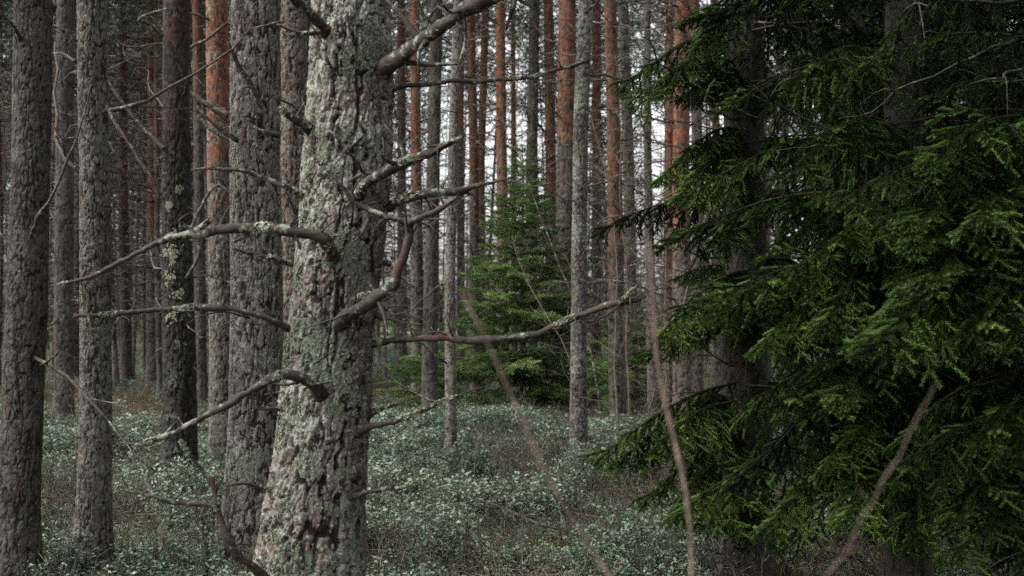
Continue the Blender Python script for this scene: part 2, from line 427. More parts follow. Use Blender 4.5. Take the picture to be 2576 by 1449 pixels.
def add_dead(root, d, cxf, rf, zlo, zhi, n, seed, lmin=0.3, lmax=1.25, meshes=None):
    g = np.random.default_rng(seed)
    for k in range(n):
        z = g.uniform(zlo, zhi); az = g.uniform(0, 2 * math.pi)
        M_ = meshes or DEADM; o = link('branch', M_[g.integers(len(M_))], root)
        s = g.uniform(lmin, lmax)
        c = cxf(z)
        o.location = Vector((c[0] + math.cos(az) * rf(z) * 0.8, c[1] + math.sin(az) * rf(z) * 0.8, z)) - root.location
        o.rotation_euler = (g.uniform(0, 6.28), g.uniform(-0.35, 0.3), az); o.scale = (s, s, s)

# crowns of pine: limbs and needle tufts
def needles(c, axis, n_each, L, wdt, g, fwd=0.5, hemi=False):
    """n_each needles round every point c with direction axis"""
    N = len(c); c = np.repeat(c, n_each, 0); ax = np.repeat(axis, n_each, 0)
    r = g.normal(size=c.shape); r -= (r * ax).sum(1)[:, None] * ax; r /= np.linalg.norm(r, axis=1)[:, None] + 1e-9
    s = np.cross(ax, r); l = L * g.uniform(0.7, 1.2, (len(c), 1))
    tip = c + (r * 0.8 + ax * fwd) * l; w = s * wdt / 2
    V = np.stack([c - w, c + w, tip], 1).reshape(-1, 3)
    return V, np.arange(len(V)).reshape(-1, 3)

def crown_mesh(name, seed, H=6.5, Rm=1.5, nl=52, tufts=18):
    g = np.random.default_rng(seed); acc = Acc(); tips, ax = [], []
    wood = Acc()
    for k in range(nl):
        z = H * (k + g.uniform(0, 1)) / nl; az = g.uniform(0, 6.28)
        L = Rm * (1 - (z / H) ** 1.6 * 0.75) * g.uniform(0.6, 1.15)
        a = np.array([0, 0, z]); b = a + np.array([math.cos(az), math.sin(az), g.uniform(0.1, 0.5)]) * L
        m = (a + b) / 2 + g.normal(size=3) * 0.1
        C, R = smooth_path([a, m, b], [0.022, 0.015, 0.006], 0.3); wood.add(*tube(C, R, 3))
        for j in range(tufts):
            t = g.uniform(0.35, 1.05); p = a + (b - a) * t + g.normal(size=3) * np.array([.17, .17, .11]) * (1.2 - 0.4 * t)
            v = (b - a) / L + g.normal(size=3) * 0.5; v /= np.linalg.norm(v); tips.append(p); ax.append(v)
    V, T = needles(np.array(tips), np.array(ax), 9, 0.15, 0.016, g)
    tipa = np.repeat(g.uniform(0, 1, len(V) // 27), 27)
    me = mesh(name, V, T, PINE, {'tip': tipa[:, None]}, smooth=False)
    return me, wood.mesh(name + '_limbs', DEADFAR)
CROWNS = [crown_mesh('pine_crown', 300 + i, 6.2 + i * 0.5, 1.3 + 0.15 * i) for i in range(4)]

def add_crown(root, x, y, z, seed, s=1.0):
    cr, lm = CROWNS[seed % 4]
    o = link('crown', cr, root); o.location = Vector((x, y, z)) - root.location
    o.rotation_euler = (0, 0, seed * 1.7); o.scale = (s, s, s)
    q = link('limb', lm, o); q['kind'] = 'stuff'

# ------------------------------------------------------------------ the trees one can single out
def pine(label, path, d, seed, nu, nd, cell=(0.05, 0.13), depth=0.010, top=14.0, orange_y=None, tone=1.0, lichen=0.5, warm=0.2,
         scaly=0.0, blobs=(), ndead=0, red=0.4, base_name='pine_tree', nlich=0, group=None, deadrange=None, crown=True):
    """path: (py, px, width px) rows from top to bottom of the picture at distance d"""
    pts = sorted([(zat(py, d), xat(px, d), w / 2 / FPX * d) for py, px, w in path])
    zs_, xs_, rs_ = (np.array(v) for v in zip(*pts))
    zt = zat(-40, d)
    x0 = xs_[0] + (xs_[1] - xs_[0]) / (zs_[1] - zs_[0]) * (0 - zs_[0]) * 0.6 if zs_[0] > 0.05 else xs_[0]
    gz0 = G(x0, d) - 0.12
    zs = rows(gz0, zt, top, nd)
    slope = (xs_[-1] - xs_[0]) / (zs_[-1] - zs_[0])
    def cxa(z):
        z = np.asarray(z, float); c = np.interp(z, zs_, xs_)
        c = np.where(z > zs_[-1], xs_[-1] + slope * (z - zs_[-1]) * 0.6, c)
        c = np.where(z < zs_[0], xs_[0] + (x0 - xs_[0]) * np.clip((zs_[0] - z) / max(zs_[0], 0.05), 0, 1), c)
        return c
    def ra(z):
        z = np.asarray(z, float); r = np.interp(z, zs_, rs_)
        r = np.where(z > zs_[-1], rs_[-1] * (1 - 0.78 * np.clip((z - zs_[-1]) / (top - zs_[-1]), 0, 1)), r)
        return r * (1 + 0.75 * np.exp(-np.maximum(z - gz0, 0) / 0.17))
    circ = 2 * math.pi * float(np.mean(rs_)); nc = max(5, int(round(circ / cell[0])))
    oz = zat(orange_y, d) if orange_y is not None else 99.0
    dep = np.full(len(zs), depth) * np.where(zs > oz, 0.45, 1.0)
    bl = []
    for (bx, by, bw, bh, s) in blobs:
        z = zat(by, d); t = max(-0.95, min(0.95, (xat(bx, d) - float(cxa(z))) / float(ra(z))))
        bl.append((math.asin(t) / (2 * math.pi) % 1.0, z, bw / 2 / FPX * d / (2 * math.pi * float(ra(z))) * 1.15, bh / 2 / FPX * d, s))
    me, V, lich = trunk_mesh('trunk', zs, cxa(zs), np.full(len(zs), float(d)), ra(zs), nu, nc, cell[1], dep, seed, scaly, bl, red)
    root = empty(base_name, (float(cxa(0.0)), d, G(x0, d)), label, 'tree', group)
    me.transform(Matrix.Translation(-root.location))
    t = setp(link('trunk', me, root), orange_height=oz, bark_tone=tone * (.85 if d > 14 else 1), lichen_amount=lichen, bark_warmth=warm)
    if nlich and lich.max() > 0:
        vis = (lich > 0.25)
        Vv, Fv, tip = lichen_mesh(V[vis], lich[vis] ** 1.5, (float(cxa(1.5)), d), nlich, seed + 7)
        lm = mesh('lichen', Vv, Fv, LICHEN, {'tip': tip[:, None]}); lm.transform(Matrix.Translation(-root.location))
        link('lichen', lm, root)['kind'] = 'stuff'
    f = lambda z: (float(cxa(z)), d)
    if ndead:
        a, b = deadrange or (zat(900, d), zt + 1.0)
        add_dead(root, d, f, lambda z: float(ra(z)), max(0.4, a), b, ndead, seed + 13)
    if crown: add_crown(root, float(cxa(top - 5.5)), d, top - 5.5, seed)
    root['cxz'] = 0; del root['cxz']
    return root

def branch_part(root, specs, d, seed, name='branch', mat=None, lich=0, **k):
    acc = Acc(); allC, allR = [], []
    for i, s in enumerate(specs):
        C, R = px_branch(acc, s, d, seed + i * 7, **k); allC.append(C); allR.append(R)
    me = acc.mesh(name, mat or DEAD); me.transform(Matrix.Translation(-root.location))
    o = link(name, me, root)
    if lich:
        g = np.random.default_rng(seed + 3); C = np.concatenate(allC); R = np.concatenate(allR)
        cen = g.choice(len(C), max(2, lich // 110)); ids = np.clip(cen[g.integers(0, len(cen), lich)] + np.round(g.normal(size=lich) * 1.3).astype(int), 0, len(C) - 1)
        nr = g.normal(size=(lich, 3)) + np.array([0, -0.5, 0.5]); nr /= np.linalg.norm(nr, axis=1)[:, None]
        V, F, tip = ruffles(C[ids] + nr * R[ids][:, None] * 0.95, nr, g, 0.006)
        lm = mesh('lichen', V, F, LICHEN, {'tip': tip[:, None]}); lm.transform(Matrix.Translation(-root.location))
        link('lichen', lm, o)['kind'] = 'stuff'
    return o

# 1 the big pine in front
DM = 5.5
main = pine('thick grey pine in front with curved broken branches and pale green lichen on its bark',
    [(0, 882, 186), (250, 880, 198), (500, 868, 208), (700, 850, 206), (850, 834, 204), (1050, 818, 218), (1200, 802, 226), (1449, 776, 262)],
    DM, 11, 320, 860, cell=(0.050, 0.16), depth=0.023, lichen=.85, warm=0.22, red=0.42, tone=1.3, nlich=12000,
    blobs=[(870, 640, 110, 130, 1), (905, 680, 60, 60, 1), (930, 110, 60, 70, .9), (895, 175, 70, 110, .9), (930, 150, 60, 120, .7), (800, 320, 60, 70, .9),
           (780, 470, 70, 230, .7), (800, 560, 50, 120, .5), (775, 815, 110, 50, 1), (740, 900, 60, 160, .8), (850, 960, 60, 90, .9), (880, 1010, 80, 90, .9),
           (720, 1080, 60, 100, .8), (740, 1030, 80, 60, .7), (900, 1075, 50, 30, 1), (870, 1170, 50, 90, .9), (790, 1160, 80, 70, .6), (735, 1250, 60, 40, 1), (870, 1255, 90, 60, 1),
           (700, 1330, 70, 120, .7), (770, 1400, 110, 90, .8), (850, 1390, 80, 80, .7), (830, 880, 120, 200, .45), (850, 420, 120, 200, .35), (760, 700, 50, 150, .6), (900, 1330, 50, 160, .5)])
MB = [
 ([[(925, 225, 78, .02), (955, 185, 58, -.06), (1010, 140, 46, -.14), (1070, 100, 42, -.22), (1150, 45, 40, -.34), (1260, -18, 36, -.45), (1420, -110, 30, -.55)], [(1150, 45, 18, -.34), (1153, 75, 12, -.36), (1152, 100, 5, -.36)]], 160),
 ([[(825, 95, 52, -.05), (815, 70, 34, -.14), (785, 40, 28, -.2), (738, -5, 26, -.3), (690, -60, 24, -.35)]], 60),
 ([[(815, 78, 12, -.12), (790, 84, 9, -.14), (740, 82, 7, -.18), (700, 62, 5, -.22)]], 30),
 ([[(970, 226, 14, .0), (1040, 216, 13, .05), (1110, 212, 12, .08), (1180, 209, 13, .1), (1260, 201, 12, .12), (1320, 196, 11, .14), (1380, 181, 12, .15), (1430, 168, 13, .16), (1472, 156, 9, .16)]], 120),
 ([[(868, 378, 26, -.12), (885, 368, 18, -.19), (905, 350, 13, -.24), (915, 335, 11, -.26), (906, 315, 10, -.28)]], 0),
 ([[(900, 500, 40, -.1), (910, 475, 34, -.17), (935, 450, 30, -.2), (985, 420, 32, -.22), (1040, 398, 26, -.25), (1085, 382, 22, -.28), (1125, 362, 18, -.3), (1160, 345, 12, -.3)], [(1070, 392, 14, -.26), (1100, 372, 11, -.3), (1130, 358, 8, -.32)]], 260),
 ([[(975, 524, 32, .0), (1010, 506, 26, -.05), (1080, 490, 22, -.08), (1140, 483, 22, -.1), (1190, 470, 17, -.12), (1230, 460, 10, -.13), (1290, 445, 5, -.14)]], 90),
 ([[(845, 835, 46, -.1), (868, 800, 36, -.2), (905, 775, 32, -.26), (950, 745, 28, -.3), (985, 720, 26, -.32), (1003, 680, 24, -.33), (1020, 635, 22, -.34), (1028, 590, 22, -.34), (1026, 560, 24, -.34)],
   [(1026, 562, 20, -.34), (1060, 545, 18, -.36), (1110, 522, 17, -.38), (1150, 495, 11, -.4)],
   [(1026, 560, 18, -.34), (985, 548, 15, -.34), (930, 526, 14, -.33), (885, 503, 12, -.33), (865, 470, 10, -.34), (835, 437, 8, -.35), (800, 405, 7, -.36), (768, 372, 4, -.37)],
   [(893, 508, 8, -.33), (885, 480, 5, -.34), (905, 455, 4, -.34)], [(965, 745, 14, -.3), (930, 742, 8, -.28), (905, 745, 5, -.26)]], 360),
 ([[(835, 665, 46, -.1), (832, 635, 34, -.2), (812, 606, 30, -.26), (775, 597, 27, -.28), (700, 588, 28, -.3), (640, 583, 27, -.3), (560, 587, 26, -.32), (500, 594, 25, -.33), (430, 600, 20, -.35), (380, 622, 15, -.37), (300, 664, 12, -.38), (225, 700, 12, -.4), (150, 718, 6, -.42)], [(488, 598, 20, -.33), (500, 578, 18, -.34), (520, 560, 14, -.35)]], 300),
 ([[(765, 500, 18, -.02), (735, 480, 13, -.06), (690, 459, 12, -.1), (645, 443, 12, -.12), (600, 430, 10, -.14), (540, 425, 10, -.15), (485, 428, 6, -.16)]], 90),
 ([[(755, 672, 16, .0), (720, 662, 12, -.04), (680, 648, 11, -.08), (630, 636, 10, -.1), (588, 626, 7, -.12)]], 90),
 ([[(745, 832, 26, -.02), (710, 815, 18, -.08), (660, 795, 15, -.12), (600, 779, 15, -.15), (520, 771, 15, -.18), (440, 774, 14, -.2), (360, 780, 13, -.22), (270, 788, 14, -.24), (190, 794, 10, -.26)], [(218, 792, 10, -.25), (222, 740, 8, -.26), (210, 710, 6, -.27)], [(226, 792, 9, -.25), (231, 825, 8, -.26), (234, 860, 7, -.26)]], 260),
 ([[(800, 1020, 50, -.1), (795, 985, 36, -.2), (770, 960, 26, -.26), (720, 944, 24, -.3), (672, 953, 22, -.32), (630, 978, 21, -.34), (570, 1016, 20, -.36), (500, 1052, 19, -.38), (430, 1090, 17, -.4), (380, 1110, 14, -.42), (345, 1122, 6, -.43)]], 140),
 ([[(925, 858, 30, .0), (960, 857, 20, -.05), (1040, 853, 18, -.1), (1120, 850, 18, -.14), (1190, 856, 22, -.18), (1260, 849, 18, -.22), (1330, 840, 19, -.26), (1400, 812, 18, -.3), (1460, 788, 18, -.34), (1530, 766, 17, -.38), (1580, 757, 15, -.4), (1618, 748, 9, -.42)], [(1560, 760, 12, -.4), (1585, 742, 11, -.42), (1602, 718, 7, -.44)]], 260),
 ([[(890, 1085, 34, -.1), (930, 1072, 22, -.12), (980, 1062, 14, -.14), (1040, 1046, 14, -.15), (1090, 1022, 12, -.16), (1130, 1008, 9, -.17), (1170, 990, 5, -.18), (1215, 975, 3, -.19)]], 220),
 ([[(925, 1048, 24, -.04), (955, 1032, 14, -.07), (1012, 1016, 7, -.1)]], 30),
 ([[(868, 1258, 26, -.12), (910, 1240, 12, -.16), (960, 1232, 10, -.18), (1005, 1226, 12, -.2), (1035, 1214, 8, -.2), (1075, 1208, 4, -.21)], [(990, 1228, 8, -.2), (985, 1208, 6, -.2)]], 200),
 ([[(725, 1252, 30, -.05), (690, 1236, 11, -.1), (650, 1225, 9, -.14), (600, 1217, 9, -.17), (575, 1222, 7, -.18)]], 120),
 ([[(735, 1620, 40, -.1), (690, 1490, 32, -.2), (640, 1430, 26, -.3), (600, 1402, 25, -.33), (573, 1362, 24, -.35), (558, 1310, 20, -.36), (545, 1278, 19, -.36), (535, 1230, 15, -.37), (510, 1190, 12, -.38), (478, 1150, 9, -.39), (455, 1110, 5, -.4)],
   [(548, 1280, 14, -.36), (505, 1272, 13, -.37), (440, 1268, 11, -.38), (390, 1255, 10, -.39), (340, 1238, 8, -.4)], [(572, 1350, 12, -.35), (585, 1290, 7, -.36), (590, 1255, 5, -.36)], [(545, 1275, 9, -.36), (555, 1235, 7, -.37), (548, 1215, 4, -.37)]], 260),
 ([[(790, 330, 40, -.04), (765, 312, 26, -.1), (735, 295, 20, -.14), (710, 276, 14, -.18)]], 120),
 ([[(745, 1028, 20, -.0), (715, 1030, 12, -.05), (660, 1026, 8, -.1), (640, 1024, 5, -.1)]], 120),
 ([[(750, 950, 7, -.0), (710, 985, 5, -.1), (668, 992, 4, -.15)]], 0),
 ([[(760, 850, 14, -.06), (745, 852, 10, -.12)]], 0),
 ([[(940, 795, 10, -.02), (980, 803, 6, -.06)]], 0),
 ([[(980, 665, 14, -.02), (965, 660, 10, -.08)]], 20),
]
for i, (sp, li) in enumerate(MB):
    branch_part(main, sp, DM, 500 + i * 31, mat=DEADMAIN, lich=int(li * 1.1), sides=14, step=0.014, stubs=8 if len(sp[0]) > 5 else 2)

# 2.. near trees on the left
t1 = pine('thick grey-brown pine at the left edge, furrowed bark down to the frame bottom',
    [(0, 78, 92), (400, 76, 94), (800, 66, 98), (1200, 52, 98), (1449, 44, 104)], 8.0, 21, 190, 560, cell=(0.032, 0.08), depth=0.009, scaly=.3, tone=.46, lichen=.35, warm=.35, ndead=5)
branch_part(t1, [[(70, 620, 12), (90, 560, 10, -.2), (140, 470, 8, -.3), (185, 360, 6, -.35), (230, 215, 4, -.4)]], 8.0, 901)
branch_part(t1, [[(60, 110, 16), (30, 60, 10, -.2), (0, 30, 8, -.3)]], 8.0, 903)
branch_part(t1, [[(90, 930, 10), (130, 900, 6, -.2), (152, 880, 4, -.3)]], 8.0, 905)
t2 = pine('slim grey pine, second from the left edge, with flaky bark and orange patch on top',
    [(0, 225, 70), (300, 232, 72), (700, 240, 76), (1100, 243, 80), (1449, 234, 90)], 8.4, 22, 160, 560, cell=(0.030, 0.075), depth=0.008, scaly=.3, tone=.85, lichen=.5, warm=.15, ndead=4, red=.5)
branch_part(t2, [[(262, 255, 12), (300, 320, 9, -.1), (360, 410, 8, -.2), (400, 480, 7, -.2), (398, 505, 4, -.2)]], 8.4, 907)
branch_part(t2, [[(190, 155, 8), (150, 135, 6, .1), (85, 140, 5, .2)]], 8.4, 908)
branch_part(t2, [[(215, 680, 14, -.1), (205, 715, 10, -.15), (222, 790, 10, -.2), (230, 862, 9, -.15)]], 8.4, 909, lich=150)
t6 = pine('dark pine with black lichen-spotted lower trunk and dull red upper bark',
    [(0, 441, 66), (300, 441, 66), (600, 444, 72), (900, 452, 80), (1250, 455, 86)], 12.4, 23, 130, 420, cell=(0.045, 0.11), depth=0.014, orange_y=330, tone=.17, lichen=1.0, warm=.5, ndead=6, red=.3, nlich=2600,
    blobs=[(438, 640, 40, 50, .8), (450, 590, 30, 30, .8), (432, 700, 36, 40, .8), (456, 740, 34, 30, .7), (440, 800, 40, 40, .7), (462, 860, 24, 40, .6), (450, 950, 30, 50, .5), (436, 520, 24, 30, .6), (458, 480, 22, 22, .6), (440, 1040, 34, 30, .5), (460, 1130, 30, 30, .5)])
branch_part(t6, [[(412, 375, 12), (360, 320, 9), (310, 260, 8), (270, 200, 6), (262, 190, 4)]], 12.3, 911)
branch_part(t6, [[(410, 92, 14), (375, 60, 12, -.1), (350, 45, 10, -.2), (420, 22, 5, -.1)]], 12.3, 913, lich=100)
branch_part(t6, [[(400, 110, 6), (330, 118, 5, -.1), (260, 93, 4, -.2)]], 12.3, 915)
branch_part(t6, [[(475, 590, 12), (505, 520, 10), (545, 465, 9), (585, 490, 5)]], 12.2, 917)
branch_part(t6, [[(470, 700, 12), (500, 640, 9, -.1), (490, 590, 8, -.1)]], 12.3, 918)
t7 = pine('pine with bright orange peeling upper trunk between the dark pine and the big grey one',
    [(0, 542, 54), (380, 548, 56), (700, 556, 60), (1000, 562, 66), (1200, 566, 72)], 13.6, 24, 110, 360, cell=(0.04, 0.1), depth=0.010, orange_y=420, tone=.85, lichen=.8, warm=.4, ndead=7, red=.5)
branch_part(t7, [[(575, 290, 16), (520, 265, 14), (480, 235, 12), (440, 205, 9)], [(500, 290, 10), (530, 325, 10), (575, 352, 8)]], 13.2, 921, lich=80)
branch_part(t7, [[(480, 120, 9), (520, 100, 9), (545, 80, 8), (580, 50, 5)]], 13.3, 923)
t8 = pine('broad ash-grey pine with scaly bark directly left of the front pine',
    [(0, 640, 118), (400, 640, 122), (800, 646, 126), (1100, 646, 134), (1449, 630, 150)], 8.8, 25, 200, 560, cell=(0.038, 0.14), depth=0.013, tone=1.15, lichen=.6, warm=.12, ndead=3, red=.35, nlich=2500, crown=True,
    blobs=[(600, 420, 30, 200, .6), (620, 620, 30, 60, .7), (600, 1200, 40, 80, .7), (700, 1010, 60, 60, .7), (640, 1150, 70, 60, .5), (590, 330, 30, 60, .8)])
branch_part(t8, [[(655, 345, 18), (650, 290, 16, -.15), (640, 235, 15, -.2), (600, 165, 13, -.25), (575, 110, 9, -.3)]], 8.7, 931, lich=90, mat=DEADMAIN)
branch_part(t8, [[(700, 340, 18, -.1), (660, 330, 12, -.2), (610, 300, 8, -.2)]], 8.7, 933)
branch_part(t8, [[(598, 355, 12), (540, 315, 9, -.1), (490, 265, 8, -.1)]], 8.7, 935)
t9 = pine('narrow reddish-grey pine squeezed between the ash-grey pine and the front pine',
    [(0, 733, 64), (300, 738, 68), (700, 742, 70), (1200, 748, 78)], 10.6, 26, 110, 400, cell=(0.04, 0.10), depth=0.012, tone=.8, lichen=.6, warm=.6, ndead=4, red=.7)

# flaky thin trees right of the front pine
t12 = pine('very thin flaky grey trunk standing alone right of the front pine',
    [(0, 1152, 22), (300, 1142, 25), (700, 1132, 27), (1000, 1134, 29), (1225, 1136, 32)], 13.2, 27, 64, 420, cell=(0.022, 0.035), depth=0.005, scaly=.6, top=11, tone=1.1, lichen=.5, warm=.3, ndead=12, red=.2, deadrange=(.6, 4.6))
t19 = pine('slender grey-lichened trunk just right of the young spruce',
    [(0, 1474, 36), (300, 1462, 37), (600, 1457, 38), (900, 1456, 40), (1210, 1455, 46)], 14.0, 28, 80, 420, cell=(0.03, 0.06), depth=0.008, scaly=.4, top=12, tone=.95, lichen=.9, warm=.1, ndead=12, red=.1, deadrange=(.6, 4.8))

MID = [  # label, path, base distance, orange_y, tone, lichen, warm, ndead
 ('dark broken-barked pine partly hidden behind the second pine from the left', [(0, 160, 46), (500, 160, 50), (1000, 162, 56)], 19, None, .5, .7, .4, 14),
 ('thin reddish pine leaning slightly, left of the orange-topped one in the left gap', [(200, 306, 24), (500, 308, 27), (870, 318, 32)], 31, 560, .6, .4, .7, 12),
 ('straight orange-brown pine in the gap left of the dark pine', [(0, 374, 18), (400, 380, 25), (880, 382, 32)], 29, 620, .75, .4, .6, 12),
 ('dark narrow trunk behind the gap between the first two left pines', [(0, 205, 22), (500, 196, 24), (900, 186, 28)], 34, None, .5, .4, .4, 12),
 ('dim brown pine immediately right of the dark red pine', [(0, 492, 26), (500, 500, 28), (900, 505, 34)], 24, 300, .55, .5, .5, 12),
 ('reddish thin pine close to the right edge of the front pine', [(0, 1008, 22), (400, 1010, 24), (900, 1012, 28)], 30, 300, .7, .4, .5, 14),
 ('pale reddish pine between front pine and the dark straight one', [(0, 1042, 26), (400, 1046, 30), (900, 1050, 36)], 25, 480, .85, .4, .5, 14),
 ('dark straight pine trunk left of the very thin flaky trunk', [(0, 1098, 32), (400, 1090, 36), (900, 1082, 44)], 20, None, .5, .6, .4, 14),
 ('orange pine showing as a strip behind the very thin flaky trunk', [(0, 1160, 18), (400, 1158, 20), (900, 1160, 24)], 33, 420, .8, .3, .5, 10),
 ('brown trunk with many dead twigs left of the bright orange pine', [(0, 1182, 24), (400, 1192, 26), (900, 1196, 32)], 26, 520, .65, .4, .5, 14),
 ('grey-brown slim pine close beside the forked-looking trunk', [(0, 1222, 20), (400, 1210, 22), (900, 1208, 26)], 28, 560, .65, .4, .5, 12),
 ('bright orange slender pine above the young spruce tip, left side', [(0, 1258, 26), (400, 1262, 30), (900, 1266, 36)], 25, 560, 1.05, .3, .6, 10),
 ('thin dark pine just right of the bright orange slender one', [(0, 1290, 13), (400, 1292, 15), (900, 1294, 18)], 35, 500, .6, .4, .5, 10),
 ('grey pine directly behind the young spruce tip', [(0, 1345, 28), (400, 1338, 32), (900, 1336, 36)], 26, None, .75, .6, .2, 14),
 ('dark orange pine on the left of the broad pink-grey pine', [(0, 1380, 28), (400, 1386, 30), (900, 1388, 36)], 26, 540, .65, .4, .7, 12),
 ('broad pink-grey pine with orange upper bark behind the lichened trunk', [(0, 1428, 50), (400, 1424, 54), (900, 1424, 60)], 24.6, 330, .85, .3, .55, 10),
 ('dull brown pine just right of the lichened trunk', [(0, 1502, 24), (400, 1502, 26), (900, 1500, 30)], 25, 480, .6, .4, .5, 14),
 ('dark red pine in the middle of the bare twigs', [(0, 1536, 34), (400, 1546, 40), (900, 1552, 48)], 19, 620, .62, .3, .7, 12),
 ('grey pine touching the right side of the dark red pine', [(0, 1568, 30), (400, 1582, 30), (900, 1590, 34)], 22, None, .65, .6, .2, 14),
 ('thin pale grey trunk standing alone against the bright sky', [(0, 1630, 17), (400, 1630, 21), (900, 1640, 28)], 21, None, .85, .6, .2, 16),
 ('narrow orange pine on the left of the bright orange pair', [(0, 1686, 22), (400, 1684, 26), (900, 1680, 30)], 21, 760, .85, .3, .6, 8),
 ('bright rust-orange pine, tallest colour in the right half', [(0, 1720, 44), (400, 1714, 48), (900, 1716, 54)], 17.5, 560, 1.0, .25, .6, 9),
 ('brown pine tucked behind the right side of the rust-orange pine', [(0, 1750, 28), (400, 1755, 30), (900, 1754, 34)], 23, 100, .75, .4, .5, 10),
 ('orange-brown thin pine seen above and below the top spruce bough', [(0, 1799, 20), (400, 1803, 22), (900, 1808, 26)], 27, 520, .8, .3, .5, 10),
 ('light brown speckled pine in front of the dark spruce, no branches', [(0, 1842, 36), (400, 1850, 38), (900, 1862, 44)], 15, 40, 1.0, .4, .55, 5),
 ('dark lichen-spotted pine behind the left spruce boughs', [(0, 1900, 56), (400, 1905, 60), (900, 1910, 66)], 14, 60, .5, .9, .4, 8),
 ('orange pine glimpsed at the top through the dark spruce', [(0, 2143, 40), (400, 2140, 44), (900, 2136, 50)], 17, 700, .9, .2, .6, 8),
 ('thin orange pine glimpsed at the top far right behind the spruces', [(0, 2461, 16), (400, 2466, 20), (900, 2470, 24)], 24, 700, .9, .2, .6, 8),
]
for i, (lab, path, d, oy, tone, li, wm, nd) in enumerate(MID):
    path = [(a_, b_, c_ * .88) for a_, b_, c_ in path]
    nd = int(nd * 3.8)
    pine(lab, path, d, 40 + i, 48 if d > 16 else 64, 300, cell=(0.05, 0.12), depth=0.012, orange_y=oy, tone=tone, lichen=li, warm=wm, ndead=nd, top=13.5,
         deadrange=(1.5, zat(-40, d) + .3))

# ------------------------------------------------------------------ the rest of the pine wood
def filler_trunk(seed):
    zs = np.concatenate([np.linspace(-0.15, 9, 90), np.linspace(9.6, 14, 8)]); g = np.random.default_rng(seed)
    r = 0.10 * (1 - 0.06 * np.clip(zs, 0, 14)) * (1 + 0.4 * np.exp(-np.maximum(zs, 0) / 0.15))
    cx = np.interp(zs, [-1, 3, 7, 14], g.normal(size=4) * 0.06 * np.array([0, 1.6, 2.6, 4]))
    me, _, _ = trunk_mesh('trunk', zs, cx, cx * 0, r, 16, 8, 0.14, np.full(len(zs), 0.008), seed)
    return me
def filler_dead(seed):
    g = np.random.default_rng(seed); acc = Acc()
    for k in range(130):
        z = g.uniform(1.2, 9.0); az = g.uniform(0, 6.28); L = g.uniform(0.3, 1.3) * (0.6 + z * 0.06)
        dd = np.array([math.cos(az), math.sin(az), g.uniform(-.25, .4)])
        a = np.array([0, 0, z]); m = a + dd * L * .5 + g.normal(size=3) * .05; b = a + dd * L + g.normal(size=3) * .12
        acc.add(*tube([a, m, b], [.017, .012, .005], 3))
        for j in range(6):
            t = g.uniform(.3, 1); p = m + (b - m) * t if t > .5 else a + (m - a) * 2 * t
            q = p + g.normal(size=3) * 0.2 * np.array([1, 1, .9]) + dd * .1
            acc.add(*tube([p, (p + q) / 2 + g.normal(size=3) * .03, q], [.006, .005, .003], 3))
    return acc.mesh('dead_branches', DEADFAR)
FT = [filler_trunk(700 + i) for i in range(5)]; FD = [filler_dead(720 + i) for i in range(5)]
GAPS = [(40, 'at the left edge of the picture'), (190, 'between the first and second pine from the left'), (405, 'in the gap between the second pine and the dark red one'),
        (580, 'between the dark red pine and the ash-grey one'), (960, 'behind the front pine and its grey neighbour'), (1130, 'just right of the front pine'),
        (1250, 'between the thin flaky trunk and the orange pine'), (1400, 'right behind the young spruce'), (1600, 'behind the bare twiggy saplings'),
        (1700, 'around the lone pale trunk'), (1900, 'between the rust-orange pine and the dark spruce'), (9999, 'seen in scraps behind the dark spruces')]
nf = 0; tried = 0; placed = []
while nf < 240 and tried < 9000:
    tried += 1
    u = rng.uniform(-0.44, 0.44); d = 24 + 60 * rng.uniform(0, 1) ** 0.8; x = u * d
    zone = 'left' if u < -0.10 else ('mid' if u < 0.19 else 'right')
    if zone == 'right' and rng.uniform() < 0.72: continue
    if zone == 'mid' and rng.uniform() < 0.30: continue
    if -.09 < u < .19 and rng.uniform() < .66: continue
    if zone == 'left' and d > 40 and rng.uniform() < .35: continue
    if u > .37: continue
    if any((x - a) ** 2 + (d - b) ** 2 < 1.6 for a, b in placed): continue
    placed.append((x, d)); nf += 1; k = int(rng.integers(5))
    s = rng.uniform(0.32, 1.0) * (1.1 if d > 45 else .85)
    if -.09 < u < .19: s *= .62
    where = next(w for lim, w in GAPS if CX + u * FPX < lim)
    kind_ = ('slim far' if s < .5 else 'stout far') if d > 45 else ('slim nearer' if s < .45 else 'stout nearer')
    lab = f'{kind_} background pine {where}'; grp = f'{kind_} background pines {where}'
    root = empty('pine_tree', (x, d, G(x, d)), lab, 'tree', grp)
    root.rotation_euler = (rng.normal() * .028, rng.normal() * .028, rng.uniform(0, 6.28))
    t = link('trunk', FT[k], root); t.scale = (s, s, 1)
    setp(t, orange_height=rng.uniform(3.0, 7.5), bark_tone=rng.uniform(.4, .8) if zone == 'left' else rng.uniform(.5, 1.0), lichen_amount=.5, bark_warmth=rng.uniform(.1, .6))
    q = link('dead_branches', FD[k], root); q.rotation_euler = (0, 0, rng.uniform(0, 6)); q['kind'] = 'stuff'
    cr, lm = CROWNS[nf % 4]; low = (rng.uniform(9.5, 13) if -.09 < u < .17 else rng.uniform(5.8, 9.0)) if zone != 'left' else rng.uniform(6.0, 9.0)
    o = link('crown', cr, root); o.location = (0, 0, low); sc = rng.uniform(.9, 1.4); o.scale = (sc, sc, sc * 1.15)
    link('limb', lm, o)['kind'] = 'stuff'

